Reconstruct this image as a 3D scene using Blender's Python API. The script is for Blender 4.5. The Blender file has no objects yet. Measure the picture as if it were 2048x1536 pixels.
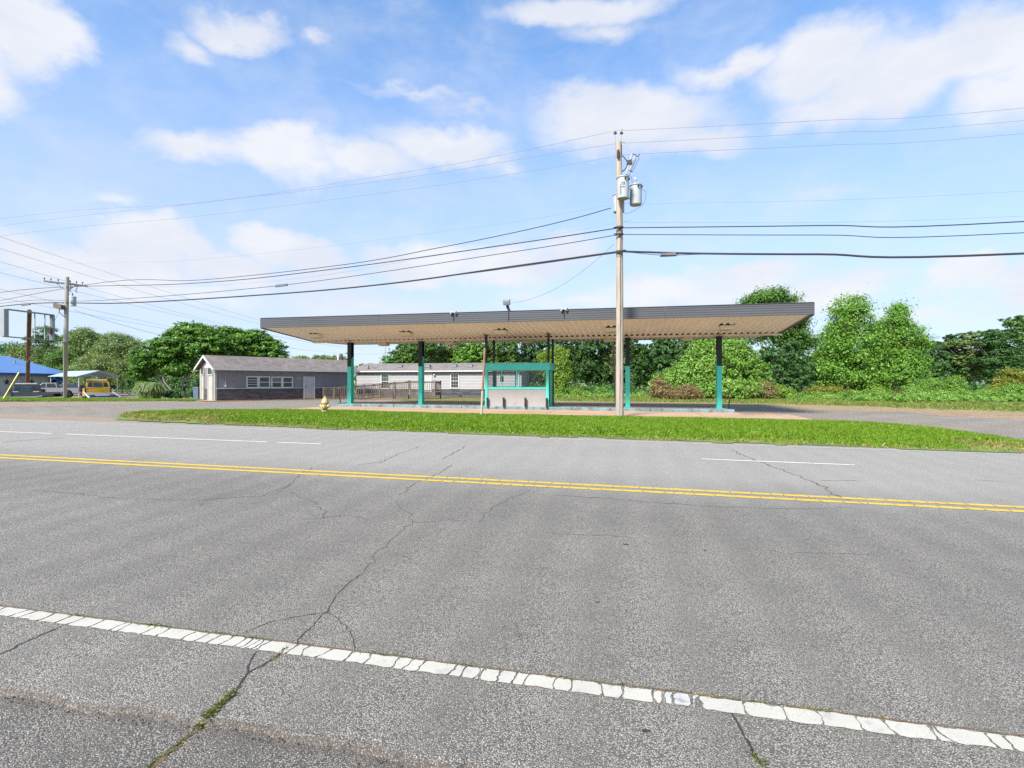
import bpy, math, random
import numpy as np
from mathutils import Vector, Matrix

# ------------------------------------------------------------------ scene, camera frame
sc = bpy.context.scene
col = sc.collection
R = math.radians
F, H, HY, ANG = 1050.0, 1.55, 764.0, R(12)      # focal length in photo pixels, eye height, horizon row, yaw to the road
ca, sa = math.cos(ANG), math.sin(ANG)
rnd = random.Random(7)

def smooth(x):
    x = max(0.0, min(1.0, x)); return x*x*(3-2*x)
def grade(t):
    if t < 16: return .0107
    if t < 30: return .0107+(0.004-.0107)*(t-16)/14
    if t < 46: return .004*(46-t)/16
    return 0.0
def gz(s, t):                                    # height of the ground at (s along the road, t across it)
    s2 = max(-60.0, min(60.0, s))
    return -grade(t)*s2 - .62*smooth((t-35.6)/2.2)*smooth((-s-41)/4)
def P(px, py, Y):                                # a photo pixel at depth Y
    X = (px-1024)/F*Y; Z = H-(py-HY)/F*Y
    return Vector((X*ca-Y*sa, X*sa+Y*ca, Z))
def at_t(px, py, t):                             # a photo pixel on the vertical plane t
    a = (px-1024)/F
    return P(px, py, t/(a*sa+ca))
def G(px, py, z0=0.0):                           # a photo pixel on the ground
    Y = H*F/max(1, py-HY)
    for i in range(120):
        p = P(px, py, Y)
        Y += ((H-gz(p.x, p.y)-z0)*F/(py-HY)-Y)*.5
    return P(px, py, Y)
def on_line(px, py, A, B):                       # a photo pixel on the vertical plane through A and B
    a = (px-1024)/F
    r = Vector((a*ca-sa, a*sa+ca)); d = Vector((B[0]-A[0], B[1]-A[1]))
    Y = (A[0]*d.y-A[1]*d.x)/(r.x*d.y-r.y*d.x)
    return P(px, py, Y)
def ground(p): return Vector((p[0], p[1], gz(p[0], p[1])))

# ------------------------------------------------------------------ mesh builder
class MB:
    def __init__(self): self.v, self.f = [], []
    def poly(self, pts):
        b = len(self.v); self.v += [tuple(p) for p in pts]; self.f.append(tuple(range(b, b+len(pts)))); return self
    def obox(self, c, ux, uy, uz):
        c, ux, uy, uz = Vector(c), Vector(ux), Vector(uy), Vector(uz); b = len(self.v)
        for k in (-1, 1):
            for j in (-1, 1):
                for i in (-1, 1): self.v.append(tuple(c+ux*i+uy*j+uz*k))
        for q in ((0,2,3,1),(4,5,7,6),(0,1,5,4),(2,6,7,3),(0,4,6,2),(1,3,7,5)): self.f.append(tuple(b+i for i in q))
        return self
    def box(self, x0, x1, y0, y1, z0, z1):
        return self.obox(((x0+x1)/2, (y0+y1)/2, (z0+z1)/2), ((x1-x0)/2, 0, 0), (0, (y1-y0)/2, 0), (0, 0, (z1-z0)/2))
    def beam(self, p0, p1, w, h, up=(0, 0, 1)):
        p0, p1 = Vector(p0), Vector(p1); d = p1-p0; L = d.length; d = d/L
        up = Vector(up)
        if abs(d.dot(up)) > .98: up = Vector((0, 1, 0))
        x = d.cross(up).normalized(); u = x.cross(d).normalized()
        return self.obox((p0+p1)/2, d*(L/2), x*(w/2), u*(h/2))
    def tube(self, pts, r, n=8, cap=True):
        pts = [Vector(p) for p in pts]; rr = r if isinstance(r, (list, tuple)) else [r]*len(pts)
        b = len(self.v); prev = None
        for i, p in enumerate(pts):
            d = (pts[min(i+1, len(pts)-1)]-pts[max(i-1, 0)]).normalized()
            if prev is None:
                up = Vector((0, 0, 1)) if abs(d.z) < .9 else Vector((1, 0, 0))
                x = d.cross(up).normalized()
            else: x = (prev-d*prev.dot(d)).normalized()
            prev = x; y = d.cross(x)
            for k in range(n):
                a = 2*math.pi*k/n; self.v.append(tuple(p+(x*math.cos(a)+y*math.sin(a))*rr[i]))
        for i in range(len(pts)-1):
            for k in range(n):
                k2 = (k+1) % n
                self.f.append((b+i*n+k, b+i*n+k2, b+(i+1)*n+k2, b+(i+1)*n+k))
        if cap:
            self.f.append(tuple(b+k for k in range(n))[::-1]); self.f.append(tuple(b+(len(pts)-1)*n+k for k in range(n)))
        return self
    def lathe(self, prof, c=(0, 0, 0), n=20, axis=(0, 0, 1)):
        c, ax = Vector(c), Vector(axis).normalized()
        x = ax.orthogonal().normalized(); y = ax.cross(x); b = len(self.v)
        for r, z in prof:
            for k in range(n):
                a = 2*math.pi*k/n; self.v.append(tuple(c+ax*z+(x*math.cos(a)+y*math.sin(a))*r))
        for i in range(len(prof)-1):
            for k in range(n):
                k2 = (k+1) % n; self.f.append((b+i*n+k, b+i*n+k2, b+(i+1)*n+k2, b+(i+1)*n+k))
        self.f.append(tuple(b+k for k in range(n))[::-1]); self.f.append(tuple(b+(len(prof)-1)*n+k for k in range(n)))
        return self
    def prism(self, pts, ext):                   # a flat outline given in 3-D, swept along ext
        ext = Vector(ext); pts = [Vector(p) for p in pts]; n = len(pts); b = len(self.v)
        self.v += [tuple(p) for p in pts]+[tuple(p+ext) for p in pts]
        self.f.append(tuple(range(b, b+n))); self.f.append(tuple(range(b+2*n-1, b+n-1, -1)))
        for i in range(n):
            j = (i+1) % n; self.f.append((b+i, b+j, b+n+j, b+n+i))
        return self
    def build(self, name, m, parent=None, world=False, smooth=False, bevel=0):
        me = bpy.data.meshes.new(name)
        v = self.v
        if world and parent is not None:
            inv = (Matrix.Translation(parent.location) @ Matrix.Rotation(parent.rotation_euler.z, 4, 'Z')).inverted()
            v = [tuple(inv @ Vector(p)) for p in v]
        me.from_pydata(v, [], self.f)
        import bmesh
        bm = bmesh.new(); bm.from_mesh(me); bmesh.ops.recalc_face_normals(bm, faces=bm.faces); bm.to_mesh(me); bm.free()
        if smooth:
            me.polygons.foreach_set('use_smooth', [True]*len(me.polygons))
        return link(name, me, m, parent, bevel, smooth)

def link(name, me, m, parent=None, bevel=0, smooth=False):
    o = bpy.data.objects.new(name, me); col.objects.link(o)
    if m is not None: me.materials.append(m)
    if parent is not None: o.parent = parent
    if smooth:
        md = o.modifiers.new('edges', 'EDGE_SPLIT'); md.split_angle = R(40)
    if bevel:
        md = o.modifiers.new('bevel', 'BEVEL'); md.width = bevel; md.segments = 2; md.limit_method = 'ANGLE'
    return o
def tag(o, label=None, cat=None, group=None, kind=None):
    if label: o['label'] = label
    if cat: o['category'] = cat
    if group: o['group'] = group
    if kind: o['kind'] = kind
    return o
def thing(name, loc, label, cat, group=None, rz=0.0):
    o = bpy.data.objects.new(name, None); col.objects.link(o); o.empty_display_size = .3
    o.location = loc; o.rotation_euler = (0, 0, rz)
    return tag(o, label, cat, group)
def dup(root, loc, rz, label):                   # a copy of a thing with copies of its parts and their sub-parts
    r = root.copy(); col.objects.link(r); r.location = loc; r.rotation_euler = (0, 0, rz); r['label'] = label
    for ch in list(root.children):
        c = ch.copy(); col.objects.link(c); c.parent = r
        for g in list(ch.children):
            d = g.copy(); col.objects.link(d); d.parent = c
    return r

# ------------------------------------------------------------------ materials
def new_mat(name):
    m = bpy.data.materials.new(name); m.use_nodes = True
    nt = m.node_tree; b = nt.nodes['Principled BSDF']
    return m, nt, b
def N(nt, typ, **kw):
    n = nt.nodes.new(typ)
    for k, v in kw.items():
        if k.startswith('i_'): n.inputs[int(k[2:])].default_value = v
        else: setattr(n, k, v)
    return n
def mixc(nt, fac, a, b, mode='MIX'):
    n = nt.nodes.new('ShaderNodeMix'); n.data_type = 'RGBA'; n.blend_type = mode
    for sock, val in ((n.inputs[0], fac), (n.inputs[6], a), (n.inputs[7], b)):
        if hasattr(val, 'links') or isinstance(val, bpy.types.NodeSocket): nt.links.new(val, sock)
        elif isinstance(val, (int, float)): sock.default_value = val
        else: sock.default_value = (*val, 1) if len(val) == 3 else val
    return n.outputs[2]
def math_(nt, op, a, b=None, clamp=False):
    n = nt.nodes.new('ShaderNodeMath'); n.operation = op; n.use_clamp = clamp
    for i, val in enumerate((a, b)):
        if val is None: continue
        if isinstance(val, (int, float)): n.inputs[i].default_value = val
        else: nt.links.new(val, n.inputs[i])
    return n.outputs[0]
def maprange(nt, v, a, b, c=0.0, d=1.0, interp='SMOOTHSTEP'):
    n = nt.nodes.new('ShaderNodeMapRange'); n.interpolation_type = interp; n.clamp = True
    nt.links.new(v, n.inputs[0])
    for i, x in enumerate((a, b, c, d)): n.inputs[i+1].default_value = x
    return n.outputs[0]
def noise(nt, vec, scale, detail=4, rough=.55, dist=0.0):
    n = nt.nodes.new('ShaderNodeTexNoise'); n.inputs['Scale'].default_value = scale
    n.inputs['Detail'].default_value = detail; n.inputs['Roughness'].default_value = rough; n.inputs['Distortion'].default_value = dist
    if vec is not None: nt.links.new(vec, n.inputs['Vector'])
    return n
def pos(nt): return nt.nodes.new('ShaderNodeNewGeometry').outputs['Position']
def objc(nt): return nt.nodes.new('ShaderNodeTexCoord').outputs['Object']
def scaled(nt, vec, s):
    n = nt.nodes.new('ShaderNodeVectorMath'); n.operation = 'MULTIPLY'; nt.links.new(vec, n.inputs[0]); n.inputs[1].default_value = s
    return n.outputs[0]
def bump(nt, b, h, strength, dist=.01):
    n = nt.nodes.new('ShaderNodeBump'); n.inputs['Strength'].default_value = strength; n.inputs['Distance'].default_value = dist
    nt.links.new(h, n.inputs['Height']); nt.links.new(n.outputs[0], b.inputs['Normal'])

def pmat(name, c, rough=.6, var=.25, scale=3.0, stretch=(1, 1, 1), metal=0.0, dirt=None, dscale=1.2, dlo=.5, dhi=.75, bmp=0.0, spec=.4, fine=0.0, fscale=60):
    """Painted or weathered surface: a base colour that wanders a little, optional patches of dirt or wear, fine grain."""
    m, nt, b = new_mat(name)
    v = scaled(nt, objc(nt), stretch)
    n1 = noise(nt, v, scale, 5, .6)
    f = maprange(nt, n1.outputs[0], .3, .7, 0, 1, 'LINEAR')
    lo = tuple(x*(1-var) for x in c); hi = tuple(min(1, x*(1+var*.6)) for x in c)
    cc = mixc(nt, f, lo, hi)
    if fine:
        n3 = noise(nt, v, fscale, 2)
        cc = mixc(nt, fine, cc, mixc(nt, n3.outputs[0], (0, 0, 0), (1, 1, 1)), 'OVERLAY')
    if dirt is not None:
        n2 = noise(nt, v, dscale, 7, .68, .4)
        cc = mixc(nt, maprange(nt, n2.outputs[0], dlo, dhi), cc, dirt)
    nt.links.new(cc, b.inputs['Base Color'])
    b.inputs['Roughness'].default_value = rough; b.inputs['Metallic'].default_value = metal
    b.inputs['Specular IOR Level'].default_value = spec
    if bmp: bump(nt, b, noise(nt, v, scale*6, 4).outputs[0], bmp)
    return m

def sep(nt, v):
    n = nt.nodes.new('ShaderNodeSeparateXYZ'); nt.links.new(v, n.inputs[0]); return n.outputs

def asphalt(name, base, stone, light=.2, scale=105, warm=0.0, patches=True):
    m, nt, b = new_mat(name)
    p = pos(nt)
    vo = nt.nodes.new('ShaderNodeTexVoronoi'); vo.inputs['Scale'].default_value = scale; nt.links.new(p, vo.inputs['Vector'])
    vr = sep(nt, vo.outputs['Color'])
    st = maprange(nt, vr[0], 1-light-.25, 1-light*.2, 0, 1)
    inside = maprange(nt, vo.outputs['Distance'], .45, .2, 0, 1)
    stf = math_(nt, 'MULTIPLY', st, inside)
    n1 = noise(nt, p, .35, 6, .6); n2 = noise(nt, p, 4.0, 5, .65); n3 = noise(nt, p, 300, 2)
    tone = mixc(nt, maprange(nt, n1.outputs[0], .35, .65, 0, 1, 'LINEAR'), (.88, .88, .88), (1.1, 1.1, 1.1))
    tone = mixc(nt, maprange(nt, n2.outputs[0], .3, .7, 0, .35, 'LINEAR'), tone, (1.3, 1.29, 1.27))
    # a range of stone tones set in dark binder, a few stones nearly white
    bc = mixc(nt, vr[2], tuple(x*.42 for x in base), tuple(x*1.75 for x in base))
    bc = mixc(nt, maprange(nt, vo.outputs['Distance'], .35, .62, 0, .75), bc, tuple(x*.3 for x in base))
    bc = mixc(nt, .5, bc, mixc(nt, n3.outputs[0], (.1, .1, .1), (.9, .9, .9)), 'OVERLAY')
    sc2 = mixc(nt, vr[1], tuple(x*.6 for x in stone), (stone[0]*1.1, stone[1], stone[2]*.88))
    cc = mixc(nt, stf, bc, sc2); cc = mixc(nt, 1.0, cc, tone, 'MULTIPLY')
    sk = noise(nt, scaled(nt, p, (.04, 1.1, 1)), 1.0, 4, .6); sp = noise(nt, scaled(nt, p, (.5, 1, 1)), 1.3, 3, .5)
    cc = mixc(nt, maprange(nt, sk.outputs[0], .42, .66, 0, .08), cc, (.05, .048, .045)); cc = mixc(nt, maprange(nt, sp.outputs[0], .66, .8, 0, .2), cc, (.04, .038, .036))
    nt.links.new(cc, b.inputs['Base Color'])
    b.inputs['Roughness'].default_value = .78; b.inputs['Specular IOR Level'].default_value = .45
    h = math_(nt, 'SUBTRACT', math_(nt, 'MULTIPLY', n3.outputs[0], .35), vo.outputs['Distance'])
    bump(nt, b, h, .75, .006)
    return m, nt, b, cc, p

M = {}
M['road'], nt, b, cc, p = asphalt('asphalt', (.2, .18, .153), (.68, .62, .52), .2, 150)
# the far lanes are paler than the near lane
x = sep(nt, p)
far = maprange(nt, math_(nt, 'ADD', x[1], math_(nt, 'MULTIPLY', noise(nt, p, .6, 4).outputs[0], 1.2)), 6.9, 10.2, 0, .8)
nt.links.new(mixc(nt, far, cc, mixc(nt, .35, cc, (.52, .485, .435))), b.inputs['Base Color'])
M['shoulder'], nt, b, cc, p = asphalt('old_asphalt', (.145, .13, .11), (.62, .56, .47), .2, 145)
x = sep(nt, p)
edge = maprange(nt, math_(nt, 'ADD', x[1], math_(nt, 'MULTIPLY', noise(nt, p, 3.0, 5).outputs[0], .14)), 1.99, 2.1, 0, .4)
nt.links.new(mixc(nt, edge, cc, (.075, .055, .04)), b.inputs['Base Color'])
M['lot'], nt, b, cc, p = asphalt('lot_asphalt', (.25, .218, .175), (.45, .4, .33), .12, 60)
x = sep(nt, p)
n = noise(nt, p, .45, 7, .65, .3); nb = noise(nt, p, 9.0, 5, .7)
wob = math_(nt, 'MULTIPLY', math_(nt, 'SUBTRACT', n.outputs[0], .5), 9.0)
# bare clay and dead grass where the driveway meets the road
front = math_(nt, 'MULTIPLY', maprange(nt, math_(nt, 'ADD', x[1], math_(nt, 'MULTIPLY', wob, .5)), 17.6, 15.6), maprange(nt, x[0], 14, 12))
leftd = maprange(nt, math_(nt, 'ADD', x[0], math_(nt, 'MULTIPLY', wob, 1.3)), -29.5, -34)
cc = mixc(nt, math_(nt, 'MAXIMUM', front, math_(nt, 'MULTIPLY', leftd, maprange(nt, n.outputs[0], .35, .6))), cc, mixc(nt, nb.outputs[0], (.15, .1, .06), (.36, .28, .2)))
streak = noise(nt, scaled(nt, p, (.06, .9, 1)), 1.0, 6, .6)
cc = mixc(nt, maprange(nt, streak.outputs[0], .5, .64, 0, .7), cc, (.24, .165, .11))
nt.links.new(cc, b.inputs['Base Color'])
# stained concrete forecourt
m, nt, b = new_mat('apron_concrete'); M['apron'] = m
p = pos(nt); n1 = noise(nt, p, .5, 7, .65); n2 = noise(nt, p, 14, 5, .7); n3 = noise(nt, scaled(nt, p, (.1, 1, 1)), 1.2, 5)
cc = mixc(nt, maprange(nt, n1.outputs[0], .3, .7, 0, 1, 'LINEAR'), (.36, .205, .125), (.42, .315, .23))
cc = mixc(nt, maprange(nt, n3.outputs[0], .5, .7, 0, .6), cc, (.33, .145, .07))
cc = mixc(nt, .5, cc, mixc(nt, n2.outputs[0], (.15, .15, .15), (.85, .85, .85)), 'OVERLAY')
br = nt.nodes.new('ShaderNodeTexBrick'); nt.links.new(p, br.inputs['Vector']); br.inputs['Scale'].default_value = 1; br.offset = 0
br.inputs['Brick Width'].default_value = 3.6; br.inputs['Row Height'].default_value = 4.2; br.inputs['Mortar Size'].default_value = .018
cc = mixc(nt, br.outputs['Fac'], cc, (.16, .1, .07))
nt.links.new(cc, b.inputs['Base Color']); b.inputs['Roughness'].default_value = .85
# soil under grass
m, nt, b = new_mat('turf_soil'); M['soil'] = m
p = pos(nt); n1 = noise(nt, p, 1.1, 6, .65); n2 = noise(nt, p, 25, 4, .7)
cc = mixc(nt, maprange(nt, n1.outputs[0], .38, .62), (.07, .12, .018), (.13, .19, .03))
cc = mixc(nt, maprange(nt, n2.outputs[0], .55, .75), cc, (.2, .15, .07))
nt.links.new(cc, b.inputs['Base Color']); b.inputs['Roughness'].default_value = .95
m, nt, b = new_mat('field_ground'); M['ground'] = m
p = pos(nt); n1 = noise(nt, p, .6, 7, .65); n2 = noise(nt, p, 12, 4, .7); x = sep(nt, p)
gg = mixc(nt, maprange(nt, n1.outputs[0], .35, .65), (.09, .14, .022), (.2, .22, .05))
gg = mixc(nt, maprange(nt, n2.outputs[0], .5, .75, 0, .7), gg, (.23, .16, .08))
nt.links.new(gg, b.inputs['Base Color']); b.inputs['Roughness'].default_value = .95
# dead leaves and dry soil washed along the back of the lot
m, nt, b = new_mat('leaf_litter'); M['litter'] = m
p = pos(nt); n1 = noise(nt, p, .7, 7, .65, .3); n2 = noise(nt, p, 5, 7, .8); n3 = noise(nt, scaled(nt, p, (.25, 1, 1)), 1.4, 6, .65)
cc = mixc(nt, maprange(nt, n2.outputs[0], .32, .68, 0, 1, 'LINEAR'), (.1, .055, .025), (.42, .29, .165))
cc = mixc(nt, maprange(nt, n1.outputs[0], .52, .66, 0, .75), cc, (.2, .22, .06))
cc = mixc(nt, maprange(nt, n3.outputs[0], .55, .7, 0, .6), cc, (.36, .23, .13))
nt.links.new(cc, b.inputs['Base Color']); b.inputs['Roughness'].default_value = .95

def leafmat(name, dark, light, odd=None, oddf=.08, trans=.22, rough=.5):
    m, nt, b = new_mat(name)
    r = nt.nodes.new('ShaderNodeNewGeometry').outputs['Random Per Island']
    n1 = noise(nt, pos(nt), .55, 3)
    f = math_(nt, 'ADD', math_(nt, 'MULTIPLY', r, .65), math_(nt, 'MULTIPLY', n1.outputs[0], .4), True)
    cc = mixc(nt, f, dark, light)
    if odd is not None:
        cc = mixc(nt, maprange(nt, r, 1-oddf, 1-oddf+.01, 0, 1), cc, odd)
    nt.links.new(cc, b.inputs['Base Color'])
    b.inputs['Roughness'].default_value = rough; b.inputs['Specular IOR Level'].default_value = .35
    tr = nt.nodes.new('ShaderNodeBsdfTranslucent')
    tcol = mixc(nt, .5, cc, (light[0]*1.3, light[1]*1.25, light[2]*.6)); nt.links.new(tcol, tr.inputs[0])
    mx = nt.nodes.new('ShaderNodeMixShader'); mx.inputs[0].default_value = trans
    nt.links.new(b.outputs[0], mx.inputs[1]); nt.links.new(tr.outputs[0], mx.inputs[2])
    nt.links.new(mx.outputs[0], nt.nodes['Material Output'].inputs[0])
    return m
M['grass'] = leafmat('grass_blades', (.074, .17, .006), (.215, .345, .02), (.36, .33, .1), .035, .35, .5)
M['dry_grass'] = leafmat('dry_grass', (.2, .16, .04), (.42, .33, .13), (.16, .2, .03), .25, .3, .6)
M['field_grass'] = leafmat('field_grass', (.1, .16, .02), (.24, .29, .06), (.4, .33, .12), .1, .35, .55)
M['leaf_mid'] = leafmat('leaf_mid', (0.039, 0.111, 0.018), (0.130, 0.247, 0.039))
M['leaf_bright'] = leafmat('leaf_bright', (0.072, 0.182, 0.021), (0.195, 0.364, 0.046))
M['leaf_dark'] = leafmat('leaf_dark', (0.029, 0.090, 0.026), (0.098, 0.204, 0.049))
M['leaf_deep'] = leafmat('leaf_deep', (.024, .07, .014), (.075, .155, .03))
M['leaf_olive'] = leafmat('leaf_olive', (0.091, 0.150, 0.033), (0.221, 0.286, 0.078))
M['leaf_far'] = leafmat('leaf_far', (0.085, 0.143, 0.039), (0.221, 0.299, 0.085))
M['leaf_kudzu'] = leafmat('leaf_kudzu', (.06, .16, .018), (.22, .38, .055), (.32, .38, .11), .05)
M['leaf_sumac'] = leafmat('leaf_sumac', (0.046, 0.137, 0.018), (0.156, 0.305, 0.039), (.2, .3, .04), .05)
M['leaf_lime'] = leafmat('leaf_lime', (.1, .2, .02), (.26, .38, .05))
M['leaf_dead'] = leafmat('leaf_dead', (.13, .08, .035), (.36, .25, .12), (.12, .16, .03), .14, .2, .7)
M['leaf_rust'] = leafmat('leaf_rust', (.09, .04, .03), (.2, .11, .08), (.1, .14, .03), .15, .2, .7)
M['leaf_yellow'] = leafmat('leaf_yellow', (.11, .14, .012), (.26, .27, .04))
M['pampas'] = leafmat('pampas_blades', (.1, .17, .04), (.3, .38, .16), (.42, .42, .25), .1, .3, .6)
M['weed'] = leafmat('weed', (.07, .1, .02), (.17, .2, .05), (.3, .24, .1), .3, .3, .6)
M['bark'] = pmat('bark', (.13, .105, .08), .9, .4, 6, (1, 1, .25), bmp=.5)
M['pale_bark'] = pmat('pale_bark', (.33, .3, .25), .9, .3, 6, (1, 1, .25), bmp=.4)

M['teal'] = pmat('teal_paint', (.08, .6, .485), .45, .1, 2.5, dirt=(.045, .36, .29), dlo=.62, dhi=.8)
M['kerb'] = pmat('kerb_paint', (.13, .22, .235), .75, .3, 2, (1, 1, 1), dirt=(.11, .11, .105), dscale=2.2, dlo=.5, dhi=.62)
M['black_steel'] = pmat('black_steel', (.014, .014, .016), .45, .3, 3)
M['fascia'] = pmat('grey_fascia', (.072, .073, .08), .5, .1, .6, (.3, 1, 1), dirt=(.05, .05, .054), dscale=.7, dlo=.5, dhi=.8)
M['deck'] = pmat('tan_decking', (.9, .84, .745), .55, .08, .35, (1, .25, 1), dirt=(.82, .735, .62), dscale=.5, dlo=.55, dhi=.8)
M['deck_beam'] = pmat('tan_beam', (.72, .6, .47), .6, .15, .8, dirt=(.42, .25, .16), dlo=.5, dhi=.75)
M['lamp_box'] = pmat('tan_lamp_box', (.8, .7, .54), .6, .1)
M['lens'] = pmat('lamp_lens', (.42, .34, .2), .3, .1)
M['grey_panel'] = pmat('grey_panel', (.3, .287, .272), .7, .07, 1.5, dirt=(.22, .19, .18), dscale=1.0, dlo=.6, dhi=.85)
M['galv'] = pmat('galvanised', (.3, .31, .32), .5, .15, 5, metal=.3)
M['white'] = pmat('white_trim', (.5, .49, .46), .5, .06, 2, dirt=(.38, .36, .33), dlo=.65, dhi=.85)
M['white_rust'] = pmat('white_trim_clay', (.38, .36, .32), .5, .06, 2)
M['door_white'] = pmat('door_white', (.4, .395, .38), .45, .05, 2)
M['house_wall'] = pmat('grey_board', (.2, .185, .195), .75, .1, 1.5, (1, 1, .3), dirt=(.175, .163, .172), dscale=.8, dlo=.5, dhi=.8)
M['siding'] = pmat('lap_siding', (.3, .29, .288), .6, .06, .8, (.4, 1, 1), dirt=(.235, .22, .222), dscale=.6, dlo=.5, dhi=.8)
M['foundation'] = pmat('dark_foundation', (.075, .08, .09), .8, .2, 2)
M['wood'] = pmat('weathered_wood', (.12, .09, .07), .85, .45, 3, (1, 1, .3), dirt=(.19, .16, .135), dscale=3, dlo=.5, dhi=.7)
M['pole'] = pmat('pole_wood', (.36, .305, .245), .85, .35, 16, (1, 1, .05), dirt=(.17, .11, .075), dscale=20, dlo=.55, dhi=.7, bmp=.5)
M['grey_pole'] = pmat('grey_pole_wood', (.36, .34, .31), .9, .2, 5, (1, 1, .06), dirt=(.24, .22, .19), dscale=6, dlo=.56, dhi=.72)
M['dark_wire'] = pmat('black_cable', (.03, .03, .033), .6, .1)
M['thin_wire'] = pmat('bare_conductor', (.2, .2, .22), .5, .1)
M['insulator'] = pmat('insulator', (.13, .12, .13), .35, .2)
M['porcelain'] = pmat('porcelain', (.48, .48, .5), .3, .1)
M['can'] = pmat('transformer_paint', (.4, .43, .445), .45, .08, 2, dirt=(.4, .4, .38), dlo=.6, dhi=.8)
M['can_base'] = pmat('transformer_base', (.36, .32, .22), .7, .15)
M['rust'] = pmat('rusty_steel', (.12, .05, .03), .85, .4, 4, (1, 1, .3), dirt=(.26, .15, .1), dscale=3, dlo=.5, dhi=.68)
M['rust_white'] = pmat('rust_and_white', (.62, .56, .45), .8, .1, 4, (1, 1, .4), dirt=(.42, .21, .13), dscale=1.6, dlo=.36, dhi=.5)
M['white_post'] = pmat('chalky_white', (.42, .38, .31), .8, .15, 4, (1, 1, .4), dirt=(.3, .19, .12), dscale=2.5, dlo=.56, dhi=.68)
M['post_rust'] = pmat('pale_rust', (.26, .14, .09), .85, .25, 4, (1, 1, .4), dirt=(.36, .27, .2), dscale=2.5, dlo=.5, dhi=.66)
M['hydrant'] = pmat('hydrant_yellow', (.46, .34, .15), .6, .2, 6, dirt=(.4, .24, .11), dscale=5, dlo=.52, dhi=.7)
M['blue_roof'] = pmat('blue_metal', (.1, .22, .45), .4, .06, .4)
M['blue_trim'] = pmat('blue_trim', (.02, .07, .26), .5, .1)
M['awning'] = pmat('blue_awning', (.03, .17, .5), .6, .1)
M['cream'] = pmat('cream_metal', (.47, .47, .4), .6, .08, 1)
M['dark'] = pmat('dark_grey', (.03, .03, .033), .7, .2)
M['yellow'] = pmat('yellow_paint_truck', (.62, .34, .006), .3, .08, spec=.6)
M['guard'] = pmat('yellow_plastic', (.65, .52, .1), .5, .1)
M['silver'] = pmat('silver_paint', (.36, .36, .36), .28, .05, metal=.35)
M['charcoal'] = pmat('charcoal_paint', (.06, .062, .068), .28, .08, metal=.2)
M['bed'] = pmat('truck_bed_steel', (.24, .245, .26), .45, .15, 3, metal=.3)
M['tyre'] = pmat('tyre_rubber', (.018, .018, .018), .85, .2)
M['red'] = pmat('red_lens', (.35, .02, .02), .3, .1)
M['bin'] = pmat('blue_grey_plastic', (.09, .13, .19), .5, .1)
M['paint_white'] = pmat('road_paint_white', (.42, .392, .33), .7, .08, 3, dirt=(.33, .31, .275), dscale=11, dlo=.54, dhi=.68, fine=.35, fscale=150)
M['paint_worn'] = pmat('road_paint_worn', (.42, .41, .38), .75, .15, 6, dirt=(.24, .235, .23), dscale=16, dlo=.5, dhi=.62)
M['paint_lane'] = pmat('lane_paint_white', (.54, .52, .48), .7, .08, 3, dirt=(.5, .48, .45), dscale=11, dlo=.6, dhi=.72)
M['paint_yellow'] = pmat('road_paint_yellow', (.55, .36, .03), .7, .12, 5, dirt=(.3, .23, .09), dscale=14, dlo=.58, dhi=.68)
M['crack'] = pmat('crack_dark', (.035, .031, .027), .95, .3, 8)
M['crack_soft'] = pmat('crack_worn', (.085, .079, .072), .95, .3, 8)
M['dirt'] = pmat('crack_dirt', (.13, .085, .045), .95, .35, 9)
M['stone'] = pmat('pebble', (.2, .2, .22), .8, .2)

def glass_mat(name, tint=(.8, .85, .84), gl=.12):
    m, nt, b = new_mat(name)
    nt.nodes.remove(b)
    tr = nt.nodes.new('ShaderNodeBsdfTransparent'); tr.inputs[0].default_value = (*tint, 1)
    g = nt.nodes.new('ShaderNodeBsdfGlossy'); g.inputs['Roughness'].default_value = .04
    lw = nt.nodes.new('ShaderNodeLayerWeight'); lw.inputs[0].default_value = .25
    f = math_(nt, 'ADD', math_(nt, 'MULTIPLY', lw.outputs['Facing'], .5), gl, True)
    mx = nt.nodes.new('ShaderNodeMixShader'); nt.links.new(f, mx.inputs[0])
    nt.links.new(tr.outputs[0], mx.inputs[1]); nt.links.new(g.outputs[0], mx.inputs[2])
    nt.links.new(mx.outputs[0], nt.nodes['Material Output'].inputs[0])
    return m
M['clear_glass'] = glass_mat('kiosk_glass', (.9, .91, .91), .01)
def pane_mat(name, c=(.03, .034, .034)):
    m = pmat(name, c, .12, .4, 1.2, spec=.6); return m
M['pane'] = pane_mat('dark_pane'); M['pane_green'] = pane_mat('green_pane', (.035, .07, .055)); M['pane_blue'] = pane_mat('blue_grey_pane', (.1, .12, .15))

m, nt, b = new_mat('stone_veneer'); M['veneer'] = m
v = objc(nt)
sw = nt.nodes.new('ShaderNodeCombineXYZ'); x = sep(nt, v)
nt.links.new(math_(nt, 'ADD', x[0], x[1]), sw.inputs[0]); nt.links.new(x[2], sw.inputs[1])
br = nt.nodes.new('ShaderNodeTexBrick'); nt.links.new(sw.outputs[0], br.inputs['Vector']); br.inputs['Scale'].default_value = 1
br.inputs['Brick Width'].default_value = .42; br.inputs['Row Height'].default_value = .105; br.inputs['Mortar Size'].default_value = .012
br.inputs['Color1'].default_value = (.032, .036, .044, 1); br.inputs['Color2'].default_value = (.1, .095, .098, 1); br.inputs['Mortar'].default_value = (.02, .02, .022, 1)
n1 = noise(nt, scaled(nt, v, (1, 1, 4)), 2.2, 5, .7)
cc = mixc(nt, maprange(nt, n1.outputs[0], .48, .68, 0, .75), br.outputs['Color'], (.11, .075, .055))
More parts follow.
